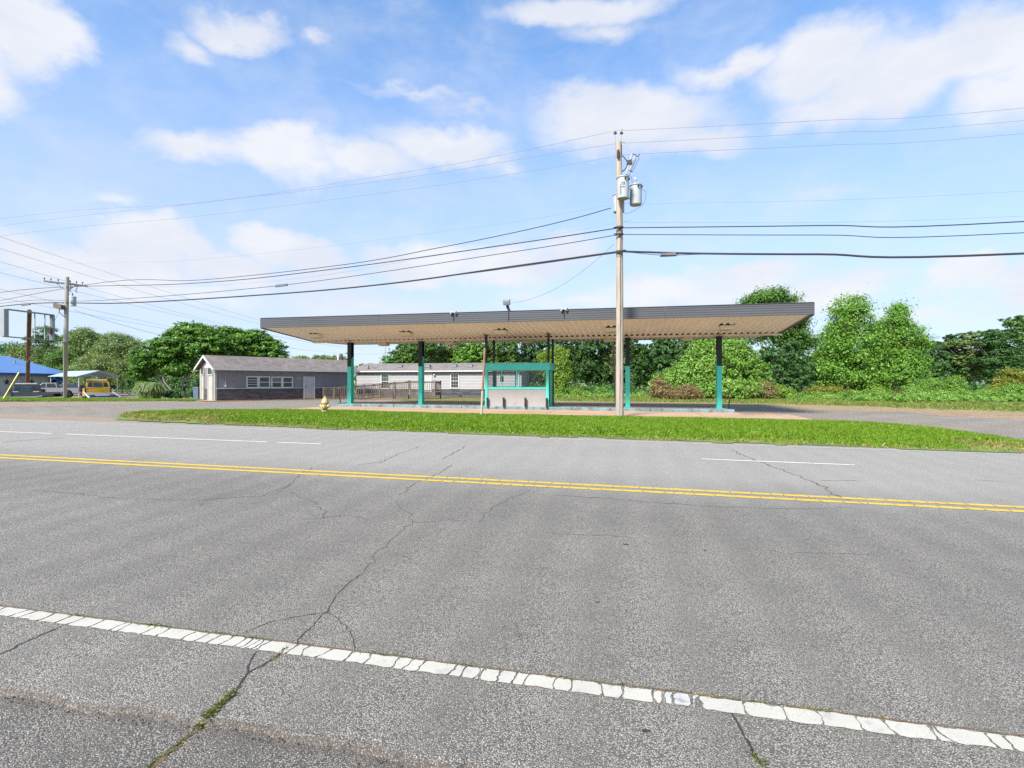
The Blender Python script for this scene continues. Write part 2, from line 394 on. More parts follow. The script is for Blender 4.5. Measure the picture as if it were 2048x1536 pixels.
cc = mixc(nt, .6, cc, mixc(nt, noise(nt, v, 14, 4).outputs[0], (.1, .1, .1), (.9, .9, .9)), 'OVERLAY')
nt.links.new(cc, b.inputs['Base Color']); b.inputs['Roughness'].default_value = .85
bump(nt, b, n1.outputs[0], .6, .03)
def shingle(name, c1, c2):
    m, nt, b = new_mat(name)
    v = objc(nt); x = sep(nt, v); sw = nt.nodes.new('ShaderNodeCombineXYZ')
    nt.links.new(x[0], sw.inputs[0]); nt.links.new(math_(nt, 'MULTIPLY', x[2], 2.3), sw.inputs[1])
    br = nt.nodes.new('ShaderNodeTexBrick'); nt.links.new(sw.outputs[0], br.inputs['Vector']); br.inputs['Scale'].default_value = 1
    br.inputs['Brick Width'].default_value = .3; br.inputs['Row Height'].default_value = .15; br.inputs['Mortar Size'].default_value = .008
    br.inputs['Color1'].default_value = (*c1, 1); br.inputs['Color2'].default_value = (*c2, 1); br.inputs['Mortar'].default_value = (*[q*.5 for q in c1], 1)
    cc = mixc(nt, maprange(nt, noise(nt, v, 1.5, 6, .7).outputs[0], .35, .7, 0, .6), br.outputs['Color'], tuple(q*1.3 for q in c2))
    nt.links.new(cc, b.inputs['Base Color']); b.inputs['Roughness'].default_value = .9
    return m
M['shingle'] = shingle('brown_shingle', (.12, .1, .088), (.18, .15, .135))
M['shingle2'] = shingle('taupe_shingle', (.125, .105, .095), (.18, .155, .142))

# ------------------------------------------------------------------ the ground and the road
def sheet(name, ss, ts, dz, m, keep=None, kind='structure', zf=gz):
    mb = MB(); idx = {}
    def vi(i, j):
        if (i, j) not in idx:
            idx[i, j] = len(mb.v); mb.v.append((ss[i], ts[j], zf(ss[i], ts[j])+dz))
        return idx[i, j]
    for i in range(len(ss)-1):
        for j in range(len(ts)-1):
            if keep is None or keep((ss[i]+ss[i+1])/2, (ts[j]+ts[j+1])/2):
                mb.f.append((vi(i, j), vi(i+1, j), vi(i+1, j+1), vi(i, j+1)))
    o = mb.build(name, m); o['kind'] = kind
    return o
def rng(a, b, st):
    n = max(1, int(round((b-a)/st))); return [a+(b-a)*i/n for i in range(n+1)]
def inside(poly, x, y):
    c = False; n = len(poly)
    for i in range(n):
        (x1, y1), (x2, y2) = poly[i], poly[i-1]
        if (y1 > y) != (y2 > y) and x < (x2-x1)*(y-y1)/(y2-y1)+x1: c = not c
    return c
def edge_noise(x, y): return .22*math.sin(x*1.7+y*.6)+.15*math.sin(x*4.3-y*2.1+1.3)+.1*math.sin(x*9.1+y*7.7)

far_s = [-900, -500, -300, -180, -120, -90]+rng(-60, 60, 1.5)+[90, 120, 180, 300, 500, 900]
sheet('ground', far_s, [-60, -30, -10, 0]+rng(2, 60, 1.0)+[70, 85, 110, 160, 250, 400, 900], -.06, M['ground'])
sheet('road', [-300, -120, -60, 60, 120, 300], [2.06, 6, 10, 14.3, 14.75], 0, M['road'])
sheet('road_shoulder', [-300, -120, -60, 60, 120, 300], [-8, 0, 2.3], -.022, M['shoulder'])
BACK_A = [(18.5, 25.2), (17.5, 27.6), (15.6, 28.9), (14.4, 31.7), (12.0, 33.0), (9.0, 33.6), (6.2, 35.0), (1.7, 36.2), (-3.9, 36.0), (-10.1, 36.4), (-15.4, 36.6), (-20, 39.5)]
BACK_B = [(-19.6, 46.2), (-12.6, 45.5), (-4.2, 42.4), (2.0, 42.1), (7.4, 41.4), (10.9, 40.5), (14.2, 39.0), (16.6, 36.7), (19.1, 35.3), (21.4, 33.9), (23.7, 32.4), (34, 26), (60, 18)]
LOT = [(-60, 14.4), (30, 14.4), (24, 20)]+BACK_A+[(-24, 44), (-26, 44.5), (-30.6, 34.6), (-37, 32.6), (-45, 26), (-60, 24.5)]
LITTER = [(x, y-1.6) for x, y in BACK_A[::-1]]+[(24, 18), (32, 12)]+[(x, y+.4) for x, y in BACK_B[::-1]]+[(-20, 49), (-24, 48), (-23, 42)]
sheet('leaf_litter', rng(-25, 62, .8), rng(14.4, 49.5, .6), -.024, M['litter'], lambda x, y: inside(LITTER, x+edge_noise(x, y), y+edge_noise(y, x)*2))
sheet('parking_lot', rng(-60, 44, 1.0), rng(14.4, 49, .8), -.012, M['lot'], lambda x, y: inside(LOT, x+edge_noise(x, y), y+edge_noise(y, x)))
LOT2 = [(-90, 39), (-46, 38.2), (-37, 40), (-38, 52), (-46, 62), (-60, 90), (-110, 90)]
sheet('paved_yard', rng(-100, -36, 1.0), rng(37, 90, 1.0), -.03, M['lot'], lambda x, y: inside(LOT2, x, y))
sheet('forecourt_slab', rng(-17.4, 7.9, .55), rng(24.2, 33.4, .5), .006, M['apron'], lambda x, y: y < 32.6+.3*math.sin(x) and not (x > 5.5 and y > 27.5+.6*math.sin(x*2)))

VERGE = [(-17.6, 15.5), (-13, 15.0), (-9, 14.75), (-3, 14.55), (4.8, 14.4), (9.4, 14.35), (10.6, 15.0), (11.0, 16.8), (10.9, 18.8), (10.6, 21.2), (9.7, 22.8), (7.6, 23.6), (2, 22.9),
         (-5, 22.6), (-11, 22.9), (-15.6, 23.2), (-18.6, 22.8), (-20.2, 21.4), (-20.8, 19.8), (-19.9, 17.6)]
def vz(s, t): return gz(s, t)+.07*smooth((t-14.6-max(0, min(1.2, (-s-3)*.075)))/1.6)*smooth((23.2-t)/1.8)*smooth((s+21.5)/6)*smooth((11-s)/2.5)
sheet('verge', rng(-22, 11.5, .25), rng(14, 25.2, .25), .012, M['soil'], lambda x, y: inside(VERGE, x+edge_noise(x*2, y*2), y+edge_noise(y*2, x*2)*.5), zf=vz)
STRIP = [(-60, 31), (-52, 28.8), (-45, 29.2), (-38.6, 30.8), (-34.8, 32.9), (-32.6, 34.6), (-32.2, 36.2), (-37, 36.6), (-47, 36.4), (-60, 36.2)]
sheet('verge_strip', rng(-60, -31.5, .5), rng(28, 37, .4), .004, M['soil'], lambda x, y: inside(STRIP, x+edge_noise(x, y), y+edge_noise(y, x)))

# --- painted lines: blocks of thermoplastic split by cracks, butted with ragged gaps
def ragged_line(name, s0, s1, t, w, m, gap=(.006, .02), block=(.09, .3), skew=.05, rag=.006, dz=.004):
    mb = MB(); s = s0; k = 5
    def crackline(x): 
        sk = rnd.gauss(skew*.2, abs(skew)*.5); b_ = rnd.gauss(0, .22*min(.05, abs(skew)+.01))
        return [(x+sk*(i/k-.5)+b_*math.sin(math.pi*i/k)+rnd.gauss(0, .0025), t-w/2+w*i/k) for i in range(k+1)]
    left = crackline(s)
    while s < s1:
        L = rnd.uniform(*block)*rnd.choice((1, 1, 1, .5)); e = min(s+L, s1); right = crackline(e); g = rnd.uniform(*gap)
        n = max(2, int(L/.035)) if L < 1 else 5
        side = lambda a, b_, y: [(a+(b_-a)*i/n, y+rnd.gauss(0, rag*.6)) for i in range(1, n)]
        l2 = [(x+g*rnd.uniform(.2, .7), y) for x, y in left]; r2 = [(x-g*rnd.uniform(.2, .7), y) for x, y in right]
        c = min(.012, w*.1, L*.1)*rnd.uniform(.3, 1)
        l2[0] = (l2[0][0]+c, l2[0][1]); l2[-1] = (l2[-1][0]+c, l2[-1][1]); r2[0] = (r2[0][0]-c, r2[0][1]); r2[-1] = (r2[-1][0]-c, r2[-1][1])
        pts = side(l2[0][0], r2[0][0], t-w/2)+r2+side(r2[-1][0], l2[-1][0], t+w/2)+l2[::-1]
        mb.poly([(x, y, gz(x, y)+dz) for x, y in pts]); left = right; s = e
    o = mb.build(name, m); o['kind'] = 'structure'; return o
ragged_line('edge_marking', -5.2, .19, 2.675, .105, M['paint_white'], (.004, .015), (.06, .19), .022, .007)
ragged_line('edge_marking', .36, 3.4, 2.675, .105, M['paint_white'], (.004, .014), (.07, .22), -.022, .007)
ragged_line('worn_edge_marking', .2, .36, 2.68, .10, M['paint_worn'], (.004, .02), (.05, .09), .02, .007)
ragged_line('edge_marking', -60, -5.2, 2.675, .105, M['paint_white'], (.004, .012), (.5, .9), .04, .003)
ragged_line('edge_marking', 3.4, 60, 2.675, .105, M['paint_white'], (.004, .012), (.5, .9), .04, .003)
for tt in (7.66, 7.93):
    ragged_line('centre_marking', -28, -3, tt, .115, M['paint_yellow'], (.002, .008), (.3, .7), .02, .005)
    ragged_line('centre_marking', -3, 9, tt, .115, M['paint_yellow'], (.006, .02), (.18, .32), .04, .007)
    ragged_line('centre_marking', 9, 60, tt, .115, M['paint_yellow'], (.004, .01), (.5, .9), .02, .005)
    ragged_line('centre_marking', -60, -28, tt, .115, M['paint_yellow'], (.004, .01), (.9, 1.6), .02, .005)
for a, b_ in ((-21.5, -15.0), (-14.6, -8.45), (-8.2, -7.0), (1.55, 3.6), (3.6, 4.35), (13.2, 18.5), (-36, -30)):
    ragged_line('lane_marking', a, b_, 11.24, .1, M['paint_lane'], (.003, .01), (.6, 1.2), .01, .004)
ragged_line('far_edge_marking', -60, 60, 14.05, .085, M['paint_white'], (.003, .03), (.4, 1.6), .01, .012)

# --- cracks in the road: thin crooked slivers lying on the surface
def crack(mb, pts, w=.012, jit=.03, step=.06, dz=.0022):
    pts = [Vector((p[0], p[1])) for p in pts]; path = []
    for a, b_ in zip(pts, pts[1:]):
        n = max(1, int((b_-a).length/step))
        for k in range(n): path.append(a.lerp(b_, k/n))
    path.append(pts[-1])
    q = [p+Vector((rnd.gauss(0, jit*.5), rnd.gauss(0, jit*.5))) for p in path]
    ws = [w*rnd.uniform(.35, 1.25) for _ in q]; ws[-1] = w*.15
    L, Rr = [], []
    for i, p in enumerate(q):
        d = (q[min(i+1, len(q)-1)]-q[max(i-1, 0)])
        if d.length < 1e-6: d = Vector((1, 0))
        n = Vector((-d.y, d.x)).normalized()
        L.append(p+n*ws[i]/2); Rr.append(p-n*ws[i]/2)
    f = lambda p: (p.x, p.y, gz(p.x, p.y)+.0022-(.022 if p.y < 2.04 else 0))
    for i in range(len(q)-1): mb.poly([f(L[i]), f(L[i+1]), f(Rr[i+1]), f(Rr[i])])
def gp(*pts): return [G(*p).xy for p in pts]
mb = MB()
crack(mb, gp((590, 1305), (600, 1275), (630, 1245), (655, 1222), (672, 1190), (700, 1165), (726, 1147)), .008, .012, .03)
crack(mb, gp((655, 1225), (600, 1232), (550, 1242), (480, 1268)), .008, .010, .04)
crack(mb, gp((657, 1225), (690, 1250), (706, 1275), (710, 1300)), .006, .008, .03)
mb.build('road_crack', M['crack'])['kind'] = 'structure'
mb = MB()
crack(mb, gp((0, 1309), (60, 1280), (130, 1250)), .013, .010, .03)
crack(mb, gp((400, 1450), (430, 1424), (480, 1368), (500, 1345), (545, 1318), (580, 1292)), .016, .012, .03)
crack(mb, gp((494, 1345), (500, 1320), (515, 1302)), .008, .006, .03)
crack(mb, gp((1452, 1405), (1475, 1445), (1500, 1495), (1525, 1536)), .014, .010, .03)
mb.build('road_crack', M['crack'])['kind'] = 'structure'
mb = MB()
for pts, w in (([(726, 1147), (760, 1100), (800, 1065), (828, 1045), (815, 1025), (795, 1010), (790, 1000)], .009), ([(828, 1045), (900, 1040), (950, 1045)], .007), ([(955, 1045), (985, 1015), (1024, 995), (1068, 980)], .009),
               ([(885, 918), (900, 910), (925, 897), (932, 892)], .03), ([(905, 930), (880, 945), (850, 958), (825, 968), (800, 990)], .015), ([(625, 935), (600, 950), (580, 970), (545, 990)], .015),
               ([(62, 980), (150, 987), (250, 998), (400, 1000), (520, 992), (580, 970)], .009), ([(1105, 990), (1250, 1000), (1400, 1012), (1580, 1018), (1700, 1015)], .011),
               ([(575, 985), (620, 1000), (648, 1022), (650, 1038)], .012), ([(740, 1040), (700, 1030), (600, 1040)], .01), ([(400, 1012), (415, 1002)], .012),
               ([(838, 893), (800, 907), (760, 925), (710, 930)], .016), ([(1095, 1065), (1170, 1070), (1260, 1074)], .010), ([(1590, 1105), (1680, 1108), (1750, 1108)], .010), ([(0, 885), (60, 880), (130, 875)], .03),
               ([(1640, 960), (1720, 962)], .02), ([(1540, 1100), (1600, 1112)], .01), ([(1950, 960), (2020, 964)], .016)):
    crack(mb, gp(*pts), w, .035, .09)
mb.build('road_crack', M['crack_soft'])['kind'] = 'structure'
mb = MB()
crack(mb, gp((1460, 900), (1510, 920), (1560, 938), (1640, 970), (1690, 1000)), .035, .05, .12)
crack(mb, gp((290, 1536), (330, 1500), (370, 1468), (405, 1445), (430, 1418)), .02, .012, .03)
crack(mb, [(x, 2.745+.004*math.sin(x*9)) for x in rng(-5, 3, .25)], .012, .006, .04)
mb.build('road_crack', M['dirt'])['kind'] = 'structure'
# pavement lip along the older shoulder: a ragged broken edge with loose aggregate
mb = MB(); xs = rng(-9, 6, .03); top = []
for x in xs: top.append((x, 2.045+.018*math.sin(x*3.1)+.012*math.sin(x*11+1)+rnd.gauss(0, .009)))
face = MB()
for (x0, y0), (x1, y1) in zip(top, top[1:]):
    z0, z1 = gz(x0, y0), gz(x1, y1)
    mb.poly([(x0, 2.09, z0+.0012), (x1, 2.09, z1+.0012), (x1, y1, z1-.004), (x0, y0, z0-.004)])
    face.poly([(x0, y0, z0-.004), (x1, y1, z1-.004), (x1, y1-.03, z1-.0235), (x0, y0-.03, z0-.0235)])
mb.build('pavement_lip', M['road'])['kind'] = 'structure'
face.build('pavement_lip_face', M['shoulder'])['kind'] = 'structure'
mb = MB()
for i in range(260):
    x = rnd.uniform(-3.6, 2.2); y = 2.02-abs(rnd.gauss(0, .035))+.018*math.sin(x*3.1); r = rnd.uniform(.002, .0055)
    z = gz(x, y)-.020; a = rnd.uniform(0, 3)
    mb.obox((x, y, z+r*.3), (r*math.cos(a), r*math.sin(a), 0), (-r*.7*math.sin(a), r*.7*math.cos(a), r*.2), (0, 0, r*.55))
o = mb.build('loose_gravel', M['shoulder']); o['kind'] = 'stuff'; o['label'] = 'loose grey grit along the broken pavement lip'
p = G(130, 1394)
o = MB().lathe([(.001, 0), (.017, .003), (.02, .008), (.014, .014), (.003, .016)], (0, 0, 0), 9).build('pebble', M['stone'], smooth=True)
o.location = (p.x, p.y, gz(p.x, p.y)-.022); o.scale = (1.25, .8, .8)
tag(o, 'small grey stone lying on the road shoulder near the broken pavement lip', 'stone')
# pale scuffs on the shoulder and dark tar spots
mb = MB()
for px, py, r in ((1252, 1089, .02), (1410, 1101, .012), (1292, 1462, .012), (1196, 1205, .01)):
    c = G(px, py); n = 9
    mb.poly([(c.x+r*1.6*math.cos(6.283*k/n)*rnd.uniform(.7, 1.2), c.y+r*math.sin(6.283*k/n)*rnd.uniform(.7, 1.2), gz(c.x, c.y)+.0025) for k in range(n)])
mb.build('tar_spot', M['crack'])['kind'] = 'structure'

# ------------------------------------------------------------------ grass as blades
def fast_mesh(name, V, nper, m, kind=None, label=None, parent=None):
    nf = len(V)//nper
    me = bpy.data.meshes.new(name)
    me.vertices.add(len(V)); me.vertices.foreach_set('co', V.astype(np.float32).ravel())
    me.loops.add(nf*nper); me.loops.foreach_set('vertex_index', np.arange(nf*nper, dtype=np.int32))
    me.polygons.add(nf); me.polygons.foreach_set('loop_start', np.arange(0, nf*nper, nper, dtype=np.int32))
    me.polygons.foreach_set('loop_total', np.full(nf, nper, dtype=np.int32))
    me.update(calc_edges=True)
    o = link(name, me, m, parent)
    return tag(o, label, None, None, kind)
def gzv(s, t): return np.array([gz(a, b_) for a, b_ in zip(s, t)])
def blades(xy, z, h, w, g, lean=.45, kink=.55):
    n = len(xy); a = g.uniform(0, 2*np.pi, n); la = g.uniform(0, 2*np.pi, n); ln = np.abs(g.normal(0, lean, n))
    hh = h*g.uniform(.55, 1.2, n); ww = w*g.uniform(.7, 1.3, n)
    dx, dy = np.cos(a)*ww/2, np.sin(a)*ww/2
    lx, ly = np.cos(la)*ln*hh, np.sin(la)*ln*hh
    V = np.zeros((n, 4, 3))
    V[:, 0] = np.stack([xy[:, 0]-dx, xy[:, 1]-dy, z], 1); V[:, 1] = np.stack([xy[:, 0]+dx, xy[:, 1]+dy, z], 1)
    V[:, 2] = np.stack([xy[:, 0]+dx*.6+lx*.4, xy[:, 1]+dy*.6+ly*.4, z+hh*kink], 1)
    V[:, 3] = np.stack([xy[:, 0]+lx, xy[:, 1]+ly, z+hh*(1-ln*.35)], 1)
    return V.reshape(-1, 3)
def in_poly(poly, xy):
    c = np.zeros(len(xy), bool); n = len(poly); x, y = xy[:, 0], xy[:, 1]
    for i in range(n):
        (x1, y1), (x2, y2) = poly[i], poly[i-1]
        k = ((y1 > y) != (y2 > y))
        c ^= k & (x < (x2-x1)*(y-y1)/((y2-y1) if y2 != y1 else 1e-9)+x1)
    return c
def fbm(xy, f, seed=0):
    g = np.random.default_rng(seed); v = np.zeros(len(xy)); amp = 1
    for o_ in range(4):
        for k in range(3):
            a = g.uniform(0, 6.28); ph = g.uniform(0, 6.28); ff = f*g.uniform(.7, 1.4)
            v += amp*np.sin((xy[:, 0]*math.cos(a)+xy[:, 1]*math.sin(a))*ff+ph)
        f *= 2.1; amp *= .6
    return v/3.2
def scatter(poly, n, g, rag=.35):
    P_ = np.array(poly); lo, hi = P_.min(0), P_.max(0)
    xy = g.uniform(lo, hi, (int(n*1.9), 2))
    q = xy+rag*np.stack([fbm(xy, 2.2, 1), fbm(xy, 2.2, 2)], 1)
    return xy[in_poly(poly, q)][:n]
g = np.random.default_rng(3)
xy = scatter(VERGE, 235000, g)
# edges of the verge thin out and dry off, the middle stands tall
ed = np.minimum.reduce([np.clip((xy[:, 1]-14.35-np.clip((-xy[:, 0]-3)*.075, 0, 1.2))/1.3, 0, 1), np.clip((xy[:, 0]+21.5)/2.5, 0, 1), np.clip((11.5-xy[:, 0])/2.0, 0, 1)])
ed = np.clip(ed+.22*fbm(xy, 1.3, 5), 0, 1)
worn = (xy[:, 0] < -14) & (xy[:, 1] < 17.5+.5*fbm(xy, 1.5, 9)) | (xy[:, 0] > 8.3) & (xy[:, 1] < 16.2)
dry = (g.uniform(0, 1, len(xy)) < np.clip(.9-ed*1.5, 0.02, .9)) | (worn & (g.uniform(0, 1, len(xy)) < .8))
keep = g.uniform(0, 1, len(xy)) < np.clip(.3+ed, 0, 1)*np.where(worn, .35, 1)
bk = np.clip((np.interp(xy[:, 0], [-20.5, -15, -5, 2, 8, 10.3], [21.2, 23.2, 22.6, 22.9, 23.6, 21.5])-xy[:, 1])/2.2, 0, 1)
hgt = np.clip((.05+.13*ed+.03*fbm(xy, .8, 6))*(.45+.55*bk), .035, .24)
zz = np.array([vz(a, b_) for a, b_ in xy])
k = keep & ~dry
fast_mesh('verge_grass', blades(xy[k], zz[k], hgt[k], .022, g), 4, M['grass'], 'stuff', 'bright green unmown grass on the verge between the road and the forecourt')
k = keep & dry
fast_mesh('dry_verge_grass', blades(xy[k], zz[k], hgt[k]*.7+.015, .02, g, .8), 4, M['dry_grass'], 'stuff', 'dry yellowed grass along the edges of the verge')
xy = scatter(STRIP, 42000, g, .25); zz = gzv(xy[:, 0], xy[:, 1])
fast_mesh('strip_grass', blades(xy, zz, .13, .04, g), 4, M['grass'], 'stuff', 'low green grass strip beside the driveway on the left')
FIELD = BACK_B[1:]+[(60, 56), (30, 58), (-14, 58)]
bs, bt = [p[0] for p in BACK_B], [p[1] for p in BACK_B]
xy = scatter(FIELD, 170000, g, .7); fade = np.clip((xy[:, 1]-np.interp(xy[:, 0], bs, bt)+.5*fbm(xy, 1.2, 8))/3.5, 0, 1)
k = g.uniform(0, 1, len(xy)) < .12+fade; xy, fade = xy[k], fade[k]; zz = gzv(xy[:, 0], xy[:, 1])-.05
fast_mesh('field_grass', blades(xy, zz, .09+.15*fade+.06*fbm(xy, .7, 4), .045, g, .6), 4, M['field_grass'], 'stuff', 'pale green rough grass and weeds in front of the woods')
YARD = [(-19, 40.5), (-14, 38.3), (-9, 38.3), (-5, 40), (-7, 49.1), (-19, 49.1)]
xy = scatter(YARD, 17000, g, .4); fast_mesh('yard_grass', blades(xy, gzv(xy[:, 0], xy[:, 1])-.03, .07, .035, g), 4, M['dry_grass'], 'stuff', 'thin dry grass in front of the pale mobile home')
# weeds in the pavement cracks
def weed_line(pts, n, spread, h, dz):
    pts = [G(*p).xy for p in pts]; out = []
    for i in range(n):
        k = rnd.uniform(0, len(pts)-1.001); a = pts[int(k)].lerp(pts[int(k)+1], k % 1)
        out.append((a.x+rnd.gauss(0, spread), a.y+rnd.gauss(0, spread)))
    q = np.array(out); return q, gzv(q[:, 0], q[:, 1])-np.where(q[:, 1] < 2.04, .022, 0.0)
parts = []
for pts, n, sp, h, dz, w in (([(398, 1448), (430, 1420), (470, 1385)], 300, .007, .026, -.005, .003), ([(285, 1536), (330, 1500), (380, 1460)], 120, .005, .018, -.022, .003), ([(540, 1322), (560, 1308), (575, 1295)], 90, .008, .016, 0, .0035),
                         ([(1500, 1500), (1525, 1536)], 50, .01, .02, 0, .004)):
    q, z = weed_line(pts, n, sp, h, dz); parts.append(blades(q, z, h, w, g, .9))
fast_mesh('crack_weeds', np.concatenate(parts), 4, M['weed'], 'stuff', 'tufts of green weed growing in the road crack')
parts = []
for i in range(26):
    x = rnd.choice([-4.4, -3.9, -3.5, -2.9, -2.4, -2.1, -1.45, -1.25, -.9, -.55, -.35, .0, .2, .45, .55, .9, 1.15, 1.3])+rnd.gauss(0, .06)
    n = rnd.randint(15, 45); q = np.stack([g.normal(x, .05, n), g.normal(2.738, .008, n)], 1)
    parts.append(blades(q, gzv(q[:, 0], q[:, 1])+.002, .012, .0035, g, 1.3))
fast_mesh('dry_crack_weeds', np.concatenate(parts), 4, M['weed'], 'stuff', 'dry moss and weed along the white edge line')

# ------------------------------------------------------------------ forecourt island, canopy, kiosk
TF, TV, TR = 25.08, 30.0, 35.2                       # front edge, valley, rear edge of the canopy
S0, S1 = -19.3, 8.1
ZF, ZV, ZR = 4.49, 4.12, 4.27                        # soffit heights there
root = thing('pump_island', ground((-5.9, 29.9, 0)), 'long raised concrete island with chipped blue green painted kerb under the canopy', 'island')
L = lambda s, t, z: (s+5.9, t-29.9, z-root.location.z)
mb = MB(); I0, I1, IT0, IT1 = -17.3, 5.55, 28.55, 31.7
for a, b_ in zip(rng(I0+.2, I1-.2, 3.7), rng(I0+.2, I1-.2, 3.7)[1:]):
    za, zb = gz(a, 29.5), gz(b_, 29.5)
    mb.prism([L(a, IT0+.22, za-.1), L(b_, IT0+.22, zb-.1), L(b_, IT0+.22, zb+.148), L(a, IT0+.22, za+.148)], (0, IT1-IT0-.44, 0))
mb.build('slab', M['apron'], root)
seg = rng(I0, I1, 2.05)
for a, b_ in zip(seg, seg[1:]):
    e = .012; za, zb = gz(a, 28.5)-.1, gz(b_, 28.5)-.1
    for t0 in (IT0, IT1-.22):
        pr = [(0, 0), (.22, 0), (.22, .272), (.05, .272), (0, .23)] if t0 == IT0 else [(0, 0), (.22, 0), (.22, .23), (.17, .272), (0, .272)]
        mb = MB(); v0 = [L(a+e, t0+x, za+z) for x, z in pr]; v1 = [L(b_-e, t0+x, zb+z) for x, z in pr]; n = 5
        mb.v += v0+v1; mb.f += [tuple(range(n)), tuple(range(2*n-1, n-1, -1))]+[(i, (i+1) % n, n+(i+1) % n, n+i) for i in range(n)]
        mb.build('kerb', M['kerb'], root, bevel=.012)
for a, zz_ in ((I0+.012, gz(I0, 28.5)-.1), (I1-.212, gz(I1, 28.5)-.1)):
    MB().prism([L(a, IT0+.222, zz_), L(a, IT1-.222, zz_), L(a, IT1-.222, zz_+.268), L(a, IT0+.222, zz_+.268)], (.2, 0, 0)).build('kerb', M['kerb'], root, bevel=.012)
ztop = lambda s: gz(s, 29.5)+.15

can = thing('filling_station_canopy', (-5.6, 30.0, ztop(-5.6)), 'wide flat filling station canopy with grey fascia and tan ribbed underside', 'canopy')
def C(s, t, z): return (s+5.6, t-30.0, z-can.location.z)
def wing(t0, z0, t1, z1):
    mb = MB(); pitch = .30; xs = []; s = S0+.05
    while s < S1-.05:
        for dx, dz in ((0, 0), (.10, 0), (.15, .075), (.24, .075), (.29, 0)):
            if s+dx < S1-.03: xs.append((s+dx, dz))
        s += pitch
    for (a, za), (b_, zb) in zip(xs, xs[1:]):
        mb.poly([C(a, t0, z0+za), C(b_, t0, z0+zb), C(b_, t1, z1+zb), C(a, t1, z1+za)])
    return mb
wing(TF+.06, ZF+.005, TV-.1, ZV).build('front_decking', M['deck'], can)
wing(TV+.1, ZV, TR-.06, ZR).build('rear_decking', M['deck'], can)
mb = MB()
mb.poly([C(S0+.05, TF+.05, ZF+.3), C(S1-.05, TF+.05, ZF+.3), C(S1-.05, TV, ZV+.25), C(S0+.05, TV, ZV+.25)])
mb.poly([C(S0+.05, TV, ZV+.25), C(S1-.05, TV, ZV+.25), C(S1-.05, TR-.05, ZR+.25), C(S0+.05, TR-.05, ZR+.25)])
mb.build('roof_sheet', M['galv'], can)
mb = MB().obox(C((S0+S1)/2, TV, ZV-.055), ((S1-S0)/2-.04, 0, 0), (0, .1, 0), (0, 0, .05))
mb.build('valley_beam', M['deck_beam'], can)
MB().obox(C((S0+S1)/2, TV, ZV+.1), ((S1-S0)/2-.05, 0, 0), (0, .085, 0), (0, 0, .1)).build('valley_shade', M['dark'], can)  # dark filler added so the rib hollows over the beam look shaded
ZT = ZF+.52
def ribbed(a, b_, z0a, z0b, zt, out):                 # fascia with shallow horizontal ribs between a and b
    mb = MB(); out = Vector(out); n = 5
    a, b_ = Vector((*a, 0)), Vector((*b_, 0))
    for k in range(n):
        f0, f1 = k/n, (k+1)/n
        g0, g1 = f0+.02, f1-.02
        for (u, w_, o0, o1) in ((f0, g0, 0, .016), (g0, g1, .016, .016), (g1, f1, .016, 0)):
            pts = []
            for p, z0 in ((a, z0a), (b_, z0b)):
                pts.append((p+out*o0, z0+(zt-z0)*u)); pts.append((p+out*o1, z0+(zt-z0)*w_))
            q = [C(p.x, p.y, z) for p, z in (pts[0], pts[2], pts[3], pts[1])]
            mb.poly(q)
    ins = -out*.04
    q = [C(a.x, a.y, z0a), C(b_.x, b_.y, z0b), C(b_.x, b_.y, zt), C(a.x, a.y, zt)]
    mb.prism([Vector(p)+ins*.2 for p in q], ins)
    return mb
joints = [S0]+[at_t(px, 640, TF).x for px in (757, 1017, 1330)]+[S1]
for a, b_ in zip(joints, joints[1:]):
    ribbed((a+.004, TF), (b_-.004, TF), ZF, ZF, ZT, (0, -1, 0)).build('front_fascia', M['fascia'], can)
ribbed((S1, TR), (S0, TR), ZR, ZR, ZT, (0, 1, 0)).build('rear_fascia', M['fascia'], can)
for s, o in ((S0, -1), (S1, 1)):
    mb = MB()
    for (t0, z0, t1, z1) in ((TF, ZF, TV, ZV), (TV, ZV, TR, ZR)):
        mb.prism([C(s, t0, z0-.03), C(s, t1, z1-.03), C(s, t1, ZT), C(s, t0, ZT)], (.03*o, 0, 0))
    mb.build('side_fascia', M['fascia'], can)
    mb = MB()
    for (t0, z0, t1, z1) in ((TF+.05, ZF, TV, ZV), (TV, ZV, TR-.05, ZR)):
        mb.prism([C(s-.11*o, t0, z0-.015), C(s-.11*o, t1, z1-.015), C(s-.11*o, t1, z1+.012), C(s-.11*o, t0, z0+.012)], (.1*o, 0, 0))
    mb.build('edge_angle', M['fascia'], can)
mb = MB().prism([C(S0, TF, ZT), C(S1, TF, ZT), C(S1, TF, ZT+.02), C(S0, TF, ZT+.02)], (0, -.045, 0))
mb.build('fascia_cap', M['fascia'], can)
COLS = [-16.66, -11.98, .22, 5.02]
def wide_flange(mb, s, t, z0, z1, fr, web, w=.25, d=.34, dr=None):
    if fr: mb.obox(C(s, t-d/2, (z0+z1)/2), (w/2, 0, 0), (0, .011, 0), (0, 0, (z1-z0)/2))
    if web:
        dz = dr or 0
        mb.obox(C(s, t+d/2, (z0+z1+dz)/2), (w/2, 0, 0), (0, .011, 0), (0, 0, (z1+dz-z0)/2))
        mb.prism([C(s-.008, t-d/2+.011, z0), C(s-.008, t+d/2-.011, z0), C(s-.008, t+d/2-.011, z1+dz*.95), C(s-.008, t-d/2+.011, z1)], (.016, 0, 0))
